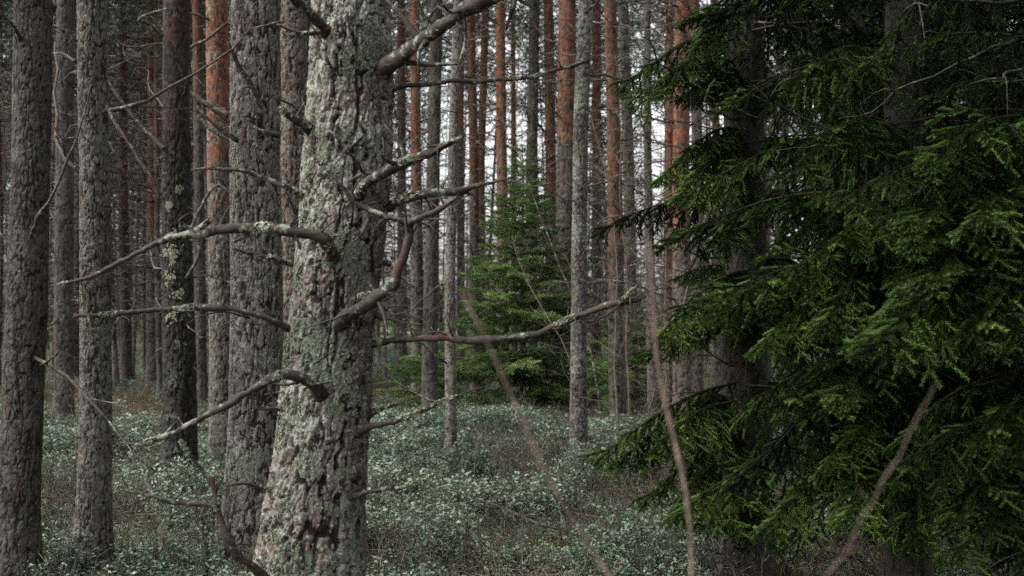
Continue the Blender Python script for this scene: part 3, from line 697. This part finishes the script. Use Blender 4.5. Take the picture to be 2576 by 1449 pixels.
# pale thicket where the wood opens, far behind
acc = Acc(); g = np.random.default_rng(5); c, a = [], []
for k in range(520):
    x = g.uniform(-46, 52); y = g.uniform(84, 100); h = g.uniform(2.0, 6.0); r = g.uniform(.8, 1.8)
    n = 40
    c.append(np.stack([x + g.normal(size=n) * r * .5, y + g.normal(size=n) * r * .5, g.uniform(0, h, n)], -1))
c = np.concatenate(c); a = g.normal(size=c.shape); a /= np.linalg.norm(a, axis=1)[:, None]
V, T = needles(c, a, 5, 0.42, 0.14, g)
tag(link('distant_thicket', mesh('distant_thicket', V, T, UNDER, {'tip': np.repeat(g.uniform(0, 1, len(V) // 3), 3)[:, None]}, False)),
    'pale green thicket where the wood opens far behind the trunks', 'thicket', kind='stuff')

# ------------------------------------------------------------------ spruces
def bough_mesh(name, seed, mat, ns=20, droop=0.5, fl=.045):
    """a flat spray: leader, side twigs, short finger-like shoots, all closely needled"""
    g = np.random.default_rng(seed); sh = []; wood = Acc()
    def main(t): return np.array([t, 0.03 * math.sin(t * 5 + seed), 0.10 * math.sin(math.pi * t)])
    C = np.array([main(t) for t in np.linspace(0, 1, 12)]); wood.add(*tube(C, np.linspace(.008, .002, 12), 4))
    for i in range(3, 12): sh.append((C[i - 1], C[i], .1 + .07 * i))
    for k in range(ns):
        t = 0.10 + 0.90 * (k + g.uniform(0, .8)) / ns
        p = main(t); L = (0.33 * (1 - t) ** 0.7 + 0.05) * min(1, 0.35 + 2.2 * t) * g.uniform(.55, 1.2)
        for s in (-1, 1):
            dr = np.array([0.8, s * g.uniform(.5, 1.1), g.uniform(-.3, .2)]); dr /= np.linalg.norm(dr)
            q = [p]; dd = dr.copy(); m = max(3, int(L / .046)); st = L / m
            for i in range(m):
                dd = dd + g.normal(size=3) * .13 + np.array([0.03, 0, -droop * .9 * st / .1 * .6]); dd /= np.linalg.norm(dd); q.append(q[-1] + dd * st)
            q = np.array(q); br = g.uniform(.25, 1.1); wood.add(*tube(q[::2], np.linspace(.0024, .001, len(q[::2])), 3))
            for i in range(m): sh.append((q[i], q[i + 1], (.3 + .6 * (i + 1) / m) * br))
            for i in range(1, m + 1):
                for s2 in (-1, 1):
                    if g.uniform() < .15: continue
                    ax = (q[i] - q[i - 1]); ax /= np.linalg.norm(ax)
                    side = np.cross(ax, [0, 0, 1]) * s2; side /= np.linalg.norm(side) + 1e-6
                    d2 = ax * .8 + side * g.uniform(.5, 1) + np.array([0, 0, g.uniform(-.8, .12)]) * droop; d2 /= np.linalg.norm(d2)
                    l2 = fl * (1.3 - i / m * .5) * g.uniform(.6, 1.3) * min(1, L / .12)
                    e = q[i] + d2 * l2
                    sh.append((q[i], e, 1.0 * br))
    A = np.array([x[0] for x in sh]); B = np.array([x[1] for x in sh]); tp = np.array([x[2] for x in sh])
    D = B - A; L = np.linalg.norm(D, axis=1); D /= L[:, None]
    cnt = np.maximum(2, (L / 0.00050).astype(int)); idx = np.repeat(np.arange(len(A)), cnt)
    pos = A[idx] + D[idx] * (g.uniform(0, 1, len(idx)) * L[idx])[:, None]
    V, T = needles(pos, D[idx], 1, 0.0135, 0.0040, g, fwd=.75)
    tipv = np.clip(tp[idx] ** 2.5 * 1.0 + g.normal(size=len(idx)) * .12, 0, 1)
    wv = np.concatenate(wood.V); wq = np.concatenate(wood.Q); wt = np.concatenate(wood.T)
    VV = np.concatenate([V, wv]); o = len(V)
    at = np.concatenate([np.stack([np.repeat(tipv, 3), np.zeros(len(V))], -1), np.stack([np.zeros(len(wv)), np.ones(len(wv))], -1)])
    at = np.concatenate([at, np.zeros((len(at), 1))], 1)
    return mesh(name, VV, [T, wq + o, wt + o], mat, {'tip': at}, False)
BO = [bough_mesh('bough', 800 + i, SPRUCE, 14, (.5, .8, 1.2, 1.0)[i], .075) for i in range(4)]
BY = [bough_mesh('bough', 820 + i, YSPRUCE, 15, .3, .09) for i in range(3)]

def put_bough(root, me, base, tip, roll=0.0, lit=0.0):
    v = Vector(tip) - Vector(base); L = v.length
    x = v.normalized(); y = Vector((0, 0, 1)).cross(x).normalized(); z = x.cross(y)
    M = Matrix((x, y, z)).transposed().to_4x4() @ Matrix.Rotation(roll, 4, 'X')
    o = link('bough', me, root); o['painted_light'] = float(lit)  # lightens this bough's needle colour as if light fell on it
    o.matrix_local = Matrix.Translation(Vector(base) - root.location) @ M @ Matrix.Diagonal((L, L, L, 1))
    return o

def spruce(label, x, y, H, r0, reach, zlow, dz, per, seed, meshes, explicit=(), tone=.3, gap=None, name='spruce_tree', fall=1.0):
    g = np.random.default_rng(seed); gz = G(x, y)
    zs = np.linspace(-.12, H, 260); r = r0 * (1 - .93 * np.clip(zs / H, 0, 1)) * (1 + .5 * np.exp(-np.maximum(zs, 0) / .15))
    me, _, _ = trunk_mesh('trunk', zs + gz, zs * 0 + x, zs * 0 + y, r, 56, max(6, int(2 * math.pi * r0 / .03)), .045, np.full(len(zs), .006 * min(1, r0 * 9)), seed, .6)
    root = empty(name, (x, y, gz), label, 'tree'); me.transform(Matrix.Translation(-root.location))
    setp(link('trunk', me, root), bark_tone=tone, lichen_amount=.6, bark_warmth=.5)
    z = zlow; az0 = 0.0
    while z < H - .12:
        f = 1 - (z - zlow) / (H - zlow); L = reach * (f ** fall) * (0.62 + .38 * min(1, (z - zlow + .4) / .8)) + .10
        az0 += 1.1
        for k in range(per):
            az = az0 + 2 * math.pi * (k + g.uniform(-.25, .25)) / per; l = L * g.uniform(.72, 1.12)
            if gap: l *= gap(az, z)
            if l < .15: continue
            b = (x, y, gz + z + g.uniform(-.06, .06)); dn = g.uniform(-.42, -.12) if H > 6 else g.uniform(-.22, .12) + (1 - f) * .5
            put_bough(root, meshes[g.integers(len(meshes))], b, (x + math.cos(az) * l, y + math.sin(az) * l, b[2] + dn * l), g.normal() * .25)
        z += dz * g.uniform(.8, 1.2) * (0.55 + .45 * f)
    if H > 6:
        add_dead(root, y, lambda z_: (x, y), lambda z_: .05, gz + .6, gz + 4.5, 30, seed + 3, .35, .8, DEADS)
    for (bx, by, bd, tx, ty, td) in explicit:
        put_bough(root, meshes[g.integers(len(meshes))], P(bx, by, bd), P(tx, ty, td), g.normal() * .15, g.uniform(.6, 1.0))  # hand-placed front boughs get the lighter, painted-light colour
        if H > 6 and (bx - tx) ** 2 + (by - ty) ** 2 > 30000:
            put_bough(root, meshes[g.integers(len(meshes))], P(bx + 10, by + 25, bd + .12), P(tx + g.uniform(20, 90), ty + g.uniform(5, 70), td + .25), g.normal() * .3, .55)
    return root

spruce('young bright green spruce standing alone in the clearing in the middle', xat(1315, 23.5), 23.5, 4.6, .065, 1.65, .35, .33, 8, 61, BY, tone=.4, fall=.9)
spruce('low pale spruce sapling at the foot of the wood right of the young spruce', xat(1600, 22), 22, 1.9, .04, 1.2, .2, .22, 6, 62, BY, tone=.4)
spruce('small spruce sapling left of the young spruce, behind the thin flaky trunk', xat(1085, 22), 22, 1.7, .035, 1.05, .2, .22, 6, 63, BY, tone=.4)

A_x, A_y = xat(1872, 8.2), 8.2
g2r = np.random.default_rng(99)
def gapA(az, z):   # the side towards the clearing is thinner
    c = math.cos(az)
    return (.3 if g2r.uniform() < .8 else .6) if c < -.05 else 1.0
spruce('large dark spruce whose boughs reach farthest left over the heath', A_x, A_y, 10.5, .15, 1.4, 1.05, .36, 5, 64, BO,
    explicit=[(1890, 60, 8.1, 1565, 228, 7.7), (1880, 150, 8.1, 1650, 250, 7.6), (1880, 20, 8, 1760, 110, 7.4), (1890, 330, 8.1, 1720, 385, 7.6), (1880, 350, 8.1, 1650, 455, 7.7), (1890, 400, 8, 1700, 500, 7.4),
              (1880, 740, 8.1, 1650, 850, 7.6), (1890, 690, 8, 1720, 790, 7.3), (1890, 960, 8.1, 1500, 1165, 7.7), (1880, 1010, 8.0, 1600, 1180, 7.3), (1890, 1100, 8.1, 1620, 1270, 7.6), (1890, 1150, 8.0, 1700, 1300, 7.2),
              (1900, 1150, 8.0, 1820, 1330, 7.1), (1900, 560, 8.0, 1760, 650, 7.4)], gap=gapA)
spruce('dark spruce right of the largest one, front boughs coloured lighter as if lit', xat(2275, 7.0), 7.0, 9.5, .12, 1.2, .95, .38, 5, 65, BO,
    explicit=[(2275, 560, 6.9, 2060, 650, 6.2), (2280, 640, 6.9, 1895, 735, 6.2), (2275, 680, 6.9, 1765, 785, 6.4), (2275, 700, 6.9, 1905, 870, 6.3), (2275, 640, 6.9, 2070, 820, 6.0), (2290, 660, 6.9, 2330, 800, 5.9),
              (2275, 920, 6.9, 1940, 1036, 6.2), (2280, 930, 6.9, 2110, 1040, 6.0), (2275, 1080, 6.9, 2065, 1180, 6.2), (2280, 1100, 6.9, 2296, 1371, 5.9), (2275, 1150, 6.9, 2120, 1312, 6.1), (2270, 1130, 6.9, 1920, 1330, 6.3), (2275, 330, 6.9, 2070, 345, 6.3)])
spruce('spruce at the right edge with boughs hanging into the frame, coloured light green as if lit', xat(2640, 6.1), 6.1, 9.0, .11, 1.0, .8, .38, 4, 66, BO,
    explicit=[(2640, 640, 6.0, 2188, 868, 5.1), (2640, 560, 6.0, 2290, 640, 5.3), (2640, 400, 6.0, 2110, 515, 5.5), (2640, 500, 6.0, 2280, 590, 5.3), (2640, 700, 6, 2420, 860, 5.0), (2640, 1200, 6, 2391, 1336, 5.3), (2640, 1030, 6, 2455, 1118, 5.2),
              (2640, 300, 6, 2330, 440, 5.4), (2640, 540, 6, 2440, 560, 5.2), (2640, 620, 6, 2330, 740, 5.1)])
spruce('shaded spruce further back filling the gap behind the right-hand spruces', xat(2470, 11.5), 11.5, 11.0, .15, 1.7, .7, .34, 7, 67, BO)
spruce('shaded spruce behind the largest one, seen only as dark boughs', xat(2170, 11.0), 11.0, 11.0, .15, 1.05, 1.2, .40, 5, 68, BO)

spruce('added unseen spruce outside the right edge, put there for shade', 3.7, 3.9, 11.0, .14, 1.75, 2.2, .36, 7, 69, BO)  # out of view; added to shade the right-hand spruces
spruce('added unseen spruce beside the camera, shading the right side', 3.0, 1.6, 11.0, .14, 1.75, 2.3, .36, 7, 70, BO)  # second unseen tree, added to cut skylight from behind on the right

# ------------------------------------------------------------------ bare saplings and stems
def sapling_mesh(name, seed, H, mat, spread=.6, lean=0.0, r0=.012, nb=22):
    g = np.random.default_rng(seed); st = Acc(); tw = Acc()
    n = 12; pts = [np.array([0, 0, -.05])]; dd = np.array([lean, 0, 1.0])
    for i in range(n):
        dd = dd + g.normal(size=3) * np.array([.08, .08, .02]); dd /= np.linalg.norm(dd); pts.append(pts[-1] + dd * H / n)
    C = np.array(pts); st.add(*tube(C, np.linspace(r0, r0 * .2, n + 1), 7))
    def grow(p, d, L, r, lvl):
        q = [p]; e = d.copy()
        for i in range(4): e = e + g.normal(size=3) * .2 + np.array([0, 0, .06]); e /= np.linalg.norm(e); q.append(q[-1] + e * L / 4)
        q = np.array(q); tw.add(*tube(q, np.linspace(r, r * .4, 5), 3))
        if lvl < 2:
            for k in range(4 if lvl == 0 else 2): 
                i = g.integers(1, 5); s = g.normal(size=3); grow(q[i], e * .6 + s * .5, L * g.uniform(.3, .55), r * .55, lvl + 1)
    for k in range(nb):
        t = g.uniform(.2, 1); i = t * n; p = C[int(i)] if int(i) >= n else C[int(i)] + (C[int(i) + 1] - C[int(i)]) * (i % 1)
        az = g.uniform(0, 6.28); d = np.array([math.cos(az), math.sin(az), g.uniform(.2, .9)]); d /= np.linalg.norm(d)
        grow(p, d, spread * (1.25 - t) * g.uniform(.6, 1.2), r0 * .32, 0)
    return st.mesh('stem', mat), tw.mesh('twigs', mat)
SAP = [('pale thin bare sapling rising beside the fallen log', 1512, 19, 4.6, .03, .020), ('dark bare sapling with spreading twigs in the right clearing', 1585, 18.5, 5.0, -.06, .017),
       ('twiggy bare sapling in front of the dark red pine', 1560, 17, 4.4, .02, .013), ('fine bare sapling just right of the pale lone trunk', 1655, 16, 4.2, .05, .013),
       ('bare twiggy sapling crossing the foot of the rust-orange pine', 1700, 15.5, 3.6, -.04, .012), ('short bare sapling at the right foot of the young spruce', 1480, 17, 3.0, .04, .010),
       ('dark thin sapling stem under the left spruce boughs', 1640, 12.5, 1.6, .01, .013),
       ('spindly sapling between the two leftmost pines', 205, 13, 1.8, -.03, .008), ('short spindly shrub left of the dark pine', 350, 11.5, 1.2, .04, .006)]
for i, (lab, px, d, H, lean, r0) in enumerate(SAP):
    st, tw = sapling_mesh('sapling', 950 + i, H, TWIG if i else DEADMAIN, .75 if i < 6 else .3, lean, r0, 26 if i else 12)
    x = xat(px, d); root = empty('bare_sapling', (x, d, G(x, d)), lab, 'sapling', 'bare saplings')
    link('stem', st, root); t = link('twig', tw, root); t['kind'] = 'stuff'

FG = [('blurred pinkish stem close to the camera, rising left of centre over the clearing', [(1160, 740, 9), (1195, 800, 18), (1232, 875, 20), (1275, 970, 22), (1320, 1070, 22), (1370, 1185, 22), (1430, 1290, 22), (1500, 1400, 22), (1570, 1510, 22)], 1.75),
      ('tall blurred pale pink stem close to the camera in front of the left spruce boughs', [(1632, 600, 6), (1640, 700, 13), (1645, 800, 17), (1652, 900, 20), (1672, 1010, 22), (1700, 1120, 24), (1726, 1240, 24), (1738, 1350, 20), (1740, 1470, 18)], 1.9),
      ('blurred brown stem close to the camera leaning right in front of the spruces', [(2354, 962, 5), (2338, 1000, 15), (2318, 1030, 16), (2284, 1098, 18), (2262, 1150, 19), (2222, 1205, 20), (2196, 1268, 20), (2168, 1300, 21), (2128, 1392, 21), (2085, 1440, 20), (2060, 1490, 20)], 1.6),
      ('faint blurred short stem close to the camera beside the front pine foot', [(968, 1225, 12), (1000, 1275, 18), (1035, 1335, 16), (1060, 1400, 16), (1085, 1480, 16)], .95)]
for i, (lab, pts, d) in enumerate(FG):
    last, prev = pts[-1], pts[-2]
    P3 = [P(a, b, d) for a, b, w in pts]; R = [w / 2 / FPX * d * [.30, .38, .15, .12][i] for _, _, w in pts]
    e = P3[-1]; dn = (P3[-1] - P3[-2]).normalized(); gz = G(e.x, e.y)
    L = (e.z - gz + .02); k_ = dn.x / max(.4, -dn.z); foot = Vector((e.x + k_ * L * .5, e.y, gz - .02))
    for q_ in np.linspace(0, 1, 13)[1:]: P3.append(e + Vector((k_ * L * (q_ - .5 * q_ * q_), 0, -L * q_))); R += [R[-1]] * 12
    C, RR = smooth_path(P3, R, .03); acc = Acc(); acc.add(*tube(C, RR, 8, .12, i, .3))
    g = np.random.default_rng(60 + i)
    for k in range(7):      # short side spurs and buds
        j = int(g.integers(3, max(4, len(C) // 3))); dr = np.array([g.choice([-1, 1]) * g.uniform(.4, 1), g.normal() * .5, g.uniform(.3, .9)]); dr /= np.linalg.norm(dr); l_ = g.uniform(.006, .035)
        acc.add(*tube([C[j], C[j] + dr * l_ * .5, C[j] + dr * l_ + np.array([0, 0, l_ * .2])], [RR[j] * .7, RR[j] * .45, RR[j] * .3], 5))
    root = empty('thin_sapling', foot, lab, 'sapling', 'blurred saplings near the camera')
    me = acc.mesh('stem', STEM); me.transform(Matrix.Translation(-foot)); link('stem', me, root)

# ------------------------------------------------------------------ fallen wood
def log(label, pts, r, seed, name='fallen_log', lich=True):
    P3 = [Vector((x, y, G(x, y) + h)) for x, y, h in pts]
    C, RR = smooth_path(P3, r, .05); acc = Acc(); acc.add(*tube(C, RR, 9, .15, seed, .3, True))
    g = np.random.default_rng(seed)
    for k in range(5):
        i = g.integers(2, len(C) - 1); dr = g.normal(size=3); dr[2] = abs(dr[2]); dr /= np.linalg.norm(dr)
        acc.add(*tube([C[i], C[i] + dr * .08, C[i] + dr * .2 + g.normal(size=3) * .03], [RR[i] * .4, RR[i] * .3, RR[i] * .12], 5))
    o = link(name, acc.mesh(name, DEADMAIN)); o.location = (0, 0, 0)
    c = P3[0].copy(); o.data.transform(Matrix.Translation(-c)); o.location = c
    return tag(o, label, 'log' if name == 'fallen_log' else 'stick')
log('thin pale fallen log lying across the clearing behind the lichened trunk', [(xat(1330, 20.5), 20.5, .22), (xat(1450, 20), 20, .2), (xat(1575, 19.6), 19.6, .14), (xat(1700, 19.4), 19.4, .05)], [.015, .03, .035, .03], 1)
log('dark curved dead branch lying in the heath at the lower middle', [(xat(1150, 8.8), 9.3, .12), (xat(1210, 8.8), 8.9, .10), (xat(1235, 8.6), 8.6, .03), (xat(1240, 8.4), 8.3, .02)], [.006, .01, .009, .005], 2, 'fallen_branch')
log('pale weathered stick leaning against the foot of the largest dark spruce', [(xat(1800, 7.5), 7.4, .0), (xat(1812, 7.6), 7.6, .2), (xat(1835, 7.7), 7.75, .42)], [.014, .018, .008], 3, 'leaning_stick')
log('pale pinkish dead stick on the ground between the two leftmost pines', [(xat(95, 11), 11.2, .12), (xat(120, 11), 11, .16), (xat(145, 10.8), 10.7, .05)], [.008, .015, .01], 4, 'fallen_stick')
log('short forked dead branch lying on the heath left of the dark pine foot', [(xat(330, 11.5), 11.7, .25), (xat(370, 11.3), 11.4, .22), (xat(410, 11), 11.0, .12)], [.008, .014, .010], 6, 'fallen_branch')
log('long thin grey branch lying across the heath right of the thin flaky trunk', [(xat(1170, 11.0), 11.2, .2), (xat(1250, 10.8), 10.9, .24), (xat(1350, 10.7), 10.6, .16), (xat(1400, 10.5), 10.5, .12)], [.006, .011, .013, .009], 7, 'fallen_branch')
log('brown fallen branch on the mossy ground under the right-hand spruces', [(xat(2040, 8.4), 8.3, .12), (xat(2120, 8.2), 8.2, .2), (xat(2200, 8.0), 8.1, .16)], [.008, .013, .010], 8, 'fallen_branch')
x, y = xat(1575, 8.7), 8.7
acc = Acc(); acc.add(*tube(*smooth_path([(x, y, G(x, y) - .03), (x + .005, y, G(x, y) + .06), (x + .01, y, G(x, y) + .15)], [.04, .022, .006], .02), 9, .3, 5, .3, True))
o = link('tree_stump', acc.mesh('tree_stump', mat_deadwood('rotten_wood', .35, .6, .2))); tag(o, 'small dark rotten pointed stump in the heath at the bottom', 'stump')

# ------------------------------------------------------------------ ground cover (nobody could count it)
def clump_bilberry(seed, n_st=9, leaves=11, H=.22, lw=.011, ll=.019):
    g = np.random.default_rng(seed); w = Acc(); c, dl, up = [], [], []
    for k in range(n_st):
        az = g.uniform(0, 6.28); h = H * g.uniform(.6, 1.15); o = g.normal(size=2) * .05
        p = np.array([o[0], o[1], -.02]); dd = np.array([math.cos(az) * .35, math.sin(az) * .35, 1.0]); q = [p]
        for i in range(4): dd = dd + g.normal(size=3) * .22; dd[2] = abs(dd[2]) + .2; dd /= np.linalg.norm(dd); q.append(q[-1] + dd * h / 4)
        q = np.array(q); w.add(*tube(q, np.linspace(.0022, .001, 5), 3))
        for j in range(leaves):
            t = g.uniform(.35, 1.0) * 4; i = min(3, int(t)); pp = q[i] + (q[i + 1] - q[i]) * (t - i)
            a = g.uniform(0, 6.28); v = np.array([math.cos(a), math.sin(a), g.uniform(-.1, .7)]); v /= np.linalg.norm(v)
            c.append(pp + g.normal(size=3) * .012); dl.append(v)
    c = np.array(c); v = np.array(dl); n = len(c); s = np.cross(v, [0, 0, 1]) + g.normal(size=c.shape) * .35; s /= np.linalg.norm(s, axis=1)[:, None]
    l = ll * g.uniform(.6, 1.3, (n, 1)); wd = lw * .5 * g.uniform(.7, 1.2, (n, 1)); nu = np.cross(s, v) * wd * .35
    V = np.stack([c, c + v * l * .5 + s * wd + nu, c + v * l, c + v * l * .5 - s * wd + nu], 1).reshape(-1, 3)
    b = np.arange(n)[:, None] * 4; T = np.concatenate([b + [[0, 1, 2]], b + [[0, 2, 3]]])
    tip = np.repeat(np.clip(g.normal(.55, .3, n), 0, 1), 4)
    wv = np.concatenate(w.V); o = len(V)
    at = np.concatenate([np.stack([tip, tip * 0, tip * 0], -1), np.tile([0, 1, 0], (len(wv), 1))])
    return mesh('clump', np.concatenate([V, wv]), [T, np.concatenate(w.Q) + o, np.concatenate(w.T) + o], BILB, {'tip': at}, False)

def clump_stem(seed, mat, H=.3, n_st=2, leaf=.03, wdt=.004, per=34, fwd=-.5):
    g = np.random.default_rng(seed); w = Acc(); P_, A_ = [], []
    for k in range(n_st):
        h = H * g.uniform(.6, 1.2); p = np.array([*g.normal(size=2) * .03, -.02]); dd = np.array([*g.normal(size=2) * .15, 1]); q = [p]
        for i in range(4): dd = dd + g.normal(size=3) * .12; dd /= np.linalg.norm(dd); q.append(q[-1] + dd * h / 4)
        q = np.array(q); w.add(*tube(q, np.linspace(.003, .0014, 5), 3))
        t = g.uniform(.45, 1, per) * 4; i = np.minimum(3, t.astype(int)); P_.append(q[i] + (q[i + 1] - q[i]) * (t - i)[:, None]); A_.append(np.tile([0, 0, 1.], (per, 1)))
    V, T = needles(np.concatenate(P_), np.concatenate(A_), 1, leaf, wdt, g, fwd)
    wv = np.concatenate(w.V); o = len(V); tip = np.repeat(g.uniform(0, 1, len(V) // 3), 3)
    at = np.concatenate([np.stack([tip, tip * 0, tip * 0], -1), np.tile([0, 1, 0], (len(wv), 1))])
    return mesh('clump', np.concatenate([V, wv]), [T, np.concatenate(w.Q) + o, np.concatenate(w.T) + o], mat, {'tip': at}, False)

def clump_tuft(seed, mat, n, H, R, wdt, bend=.5):
    g = np.random.default_rng(seed); a = g.uniform(0, 6.28, n); r = R * np.sqrt(g.uniform(0, 1, n)); c = np.stack([r * np.cos(a), r * np.sin(a), np.full(n, -.015)], -1)
    az = g.uniform(0, 6.28, n); h = H * g.uniform(.5, 1.2, n); s = np.stack([-np.sin(az), np.cos(az), az * 0], -1) * wdt / 2
    o = np.stack([np.cos(az) * h * bend * .35, np.sin(az) * h * bend * .35, h * .6], -1); t = np.stack([np.cos(az) * h * bend, np.sin(az) * h * bend, h * (1 - .2 * bend)], -1)
    V = np.stack([c - s, c + s, c + o + s * .7, c + o - s * .7, c + t], 1).reshape(-1, 3); b = np.arange(n)[:, None] * 5
    T = np.concatenate([b + [[0, 1, 2]], b + [[0, 2, 3]], b + [[3, 2, 4]]])
    return mesh('clump', V, T, mat, {'tip': np.repeat(g.uniform(0, 1, n), 5)[:, None]}, False)

def clump_litter(seed):
    g = np.random.default_rng(seed); w = Acc()
    for k in range(7):
        p = np.array([*g.normal(size=2) * .15, g.uniform(0, .05)]); az = g.uniform(0, 6.28); L = g.uniform(.08, .32); e = p + np.array([math.cos(az), math.sin(az), g.uniform(-.05, .3)]) * L
        w.add(*tube([p, (p + e) / 2 + g.normal(size=3) * .02, e], [.0035, .003, .0015], 4))
    return w.mesh('clump', TWIG)

def scatter(name, meshes, X, Y, S, label, cat, seed):
    g = np.random.default_rng(seed); n = len(X)
    me = bpy.data.meshes.new(name); me.vertices.add(n)
    me.vertices.foreach_set('co', np.stack([X, Y, gh(X, Y)], -1).astype(np.float32).ravel())
    rot = np.stack([g.normal(size=n) * .12, g.normal(size=n) * .12, g.uniform(0, 6.28, n)], -1).astype(np.float32)
    a = me.attributes.new('rot', 'FLOAT_VECTOR', 'POINT'); a.data.foreach_set('vector', rot.ravel())
    a = me.attributes.new('size', 'FLOAT', 'POINT'); a.data.foreach_set('value', np.asarray(S, np.float32))
    a = me.attributes.new('pick', 'INT', 'POINT'); a.data.foreach_set('value', g.integers(0, len(meshes), n).astype(np.int32))
    for m in {q.materials[0] for q in meshes}: me.materials.append(m)
    o = link(name, me)
    ng = bpy.data.node_groups.new(name, 'GeometryNodeTree')
    ng.interface.new_socket('Geometry', in_out='INPUT', socket_type='NodeSocketGeometry'); ng.interface.new_socket('Geometry', in_out='OUTPUT', socket_type='NodeSocketGeometry')
    N, Lk = ng.nodes, ng.links
    gi_, go = N.new('NodeGroupInput'), N.new('NodeGroupOutput'); jn = N.new('GeometryNodeJoinGeometry')
    for m in meshes:
        so = bpy.data.objects.new(name + '_source', m)
        oi = N.new('GeometryNodeObjectInfo'); oi.inputs['Object'].default_value = so; oi.inputs['As Instance'].default_value = True
        Lk.new(oi.outputs['Geometry'], jn.inputs[0])
    ip = N.new('GeometryNodeInstanceOnPoints'); ip.inputs['Pick Instance'].default_value = True
    def na(nm, t):
        q = N.new('GeometryNodeInputNamedAttribute'); q.data_type = t; q.inputs[0].default_value = nm; return [s for s in q.outputs if s.enabled][0]
    Lk.new(gi_.outputs[0], ip.inputs['Points']); Lk.new(jn.outputs[0], ip.inputs['Instance'])
    Lk.new(na('pick', 'INT'), ip.inputs['Instance Index'])
    er = N.new('FunctionNodeEulerToRotation'); Lk.new(na('rot', 'FLOAT_VECTOR'), er.inputs[0]); Lk.new(er.outputs[0], ip.inputs['Rotation'])
    Lk.new(na('size', 'FLOAT'), ip.inputs['Scale']); Lk.new(ip.outputs[0], go.inputs[0])
    mod = o.modifiers.new('scatter', 'NODES'); mod.node_group = ng
    return tag(o, label, cat, kind='stuff')

def field(n, y0, y1, seed, keep, half=.46, pw=1.0):
    g = np.random.default_rng(seed); u = g.uniform(0, 1, n)
    y = np.sqrt(y0 ** 2 + (y1 ** 2 - y0 ** 2) * u ** pw); x = g.uniform(-half, half, n) * y
    k = g.uniform(0, 1, n) < keep(x, y); return x[k], y[k]
def patch(x, y, s, sc=.5): return fbm(x * sc + 300, y * sc, 1e9, s, 3)
BC = [clump_bilberry(1000 + i, 10, 11, .21, .0150, .0235) for i in range(6)]; BF = [clump_bilberry(1010 + i, 9, 9, .26, .018, .026) for i in range(4)]
def kb(x, y):
    q = sstep(.375, .475, patch(x, y, 12, 1.1)); near = sstep(8.5, 11.5, y + (patch(x, y, 14, .6) - .5) * 3)
    return q * (0.45 + .55 * near)
X, Y = field(46000, 5.2, 20, 31, kb); S = 1.17 * rng.uniform(.7, 1.25, len(X)) * (.38 + 1.0 * sstep(.40, .64, patch(X, Y, 41, 1.3))) * (.7 + .3 * sstep(7, 12, Y))
scatter('bilberry_carpet', BC, X, Y, S, 'pale blue-green leafy heath shrubs carpeting the clearing floor', 'heath shrubs', 1)
X, Y = field(15000, 20, 70, 32, lambda x, y: sstep(.34, .48, patch(x, y, 12, .4)) * .9); S = rng.uniform(.75, 1.3, len(X))
scatter('distant_bilberry_carpet', BF, X, Y, S, 'leafy green heath shrubs covering the ground under the distant pines', 'heath shrubs', 2)
X, Y = field(5600, 5.2, 26, 33, lambda x, y: .35 + .65 * sstep(.45, .6, patch(x, y, 17, 1.1)))
scatter('brown_heath_stems', [clump_stem(1100 + i, LEDUM) for i in range(5)], X, Y, rng.uniform(.7, 1.35, len(X)), 'upright brown heath stems with drooping narrow leaves', 'heath stems', 3)
X, Y = field(16000, 5.2, 17, 34, lambda x, y: sstep(.46, .55, patch(x, y, 19, .9) + .10 * sstep(.9, 2.0, x)) * (1 - .6 * sstep(9, 13, y)))
scatter('yellow_moss', [clump_tuft(1200 + i, MOSS, 46, .045, .07, .006, .7) for i in range(4)], X, Y, rng.uniform(.7, 1.4, len(X)), 'yellow-green moss cushions on the forest floor', 'moss', 4)
X, Y = field(1300, 5.2, 30, 35, lambda x, y: .25 + .5 * sstep(.5, .62, patch(x, y, 23, .5)))
scatter('dry_grass', [clump_tuft(1300 + i, GRASSM, 14, .22, .05, .003, .6) for i in range(4)], X, Y, rng.uniform(.6, 1.5, len(X)), 'thin dry grass blades among the heath shrubs', 'grass', 5)
X, Y = field(3600, 5.2, 24, 36, lambda x, y: x * 0 + .6)
scatter('twig_litter', [clump_litter(1400 + i) for i in range(5)], X, Y, rng.uniform(.7, 1.5, len(X)), 'fallen twigs littering the forest floor', 'twigs', 6)

def clump_tangle(seed):
    g = np.random.default_rng(seed); w = Acc()
    for k in range(6):
        p = np.array([*g.normal(size=2) * .05, -.02]); dd = np.array([*g.normal(size=2) * .3, 1]); q = [p]; h = g.uniform(.16, .40)
        for i in range(4): dd = dd + g.normal(size=3) * .25; dd /= np.linalg.norm(dd); q.append(q[-1] + dd * h / 4)
        w.add(*tube(np.array(q), np.linspace(.0032, .0014, 5), 3))
        for j in range(4):
            a = q[g.integers(2, 5)]; b = a + (g.normal(size=3) * .6 + [0, 0, .6]) * .06
            w.add(*tube([a, (a + b) / 2 + g.normal(size=3) * .006, b], [.0018, .0014, .001], 3))
    return w.mesh('clump', DEADFAR)
X, Y = field(4200, 5.2, 22, 37, lambda x, y: .2 + .8 * sstep(.42, .6, patch(x, y, 29, .9)))
scatter('bare_heath_twigs', [clump_tangle(1500 + i) for i in range(5)], X, Y, rng.uniform(.6, 1.5, len(X)), 'dark bare tangled heath twigs standing among the leaves', 'twigs', 7)
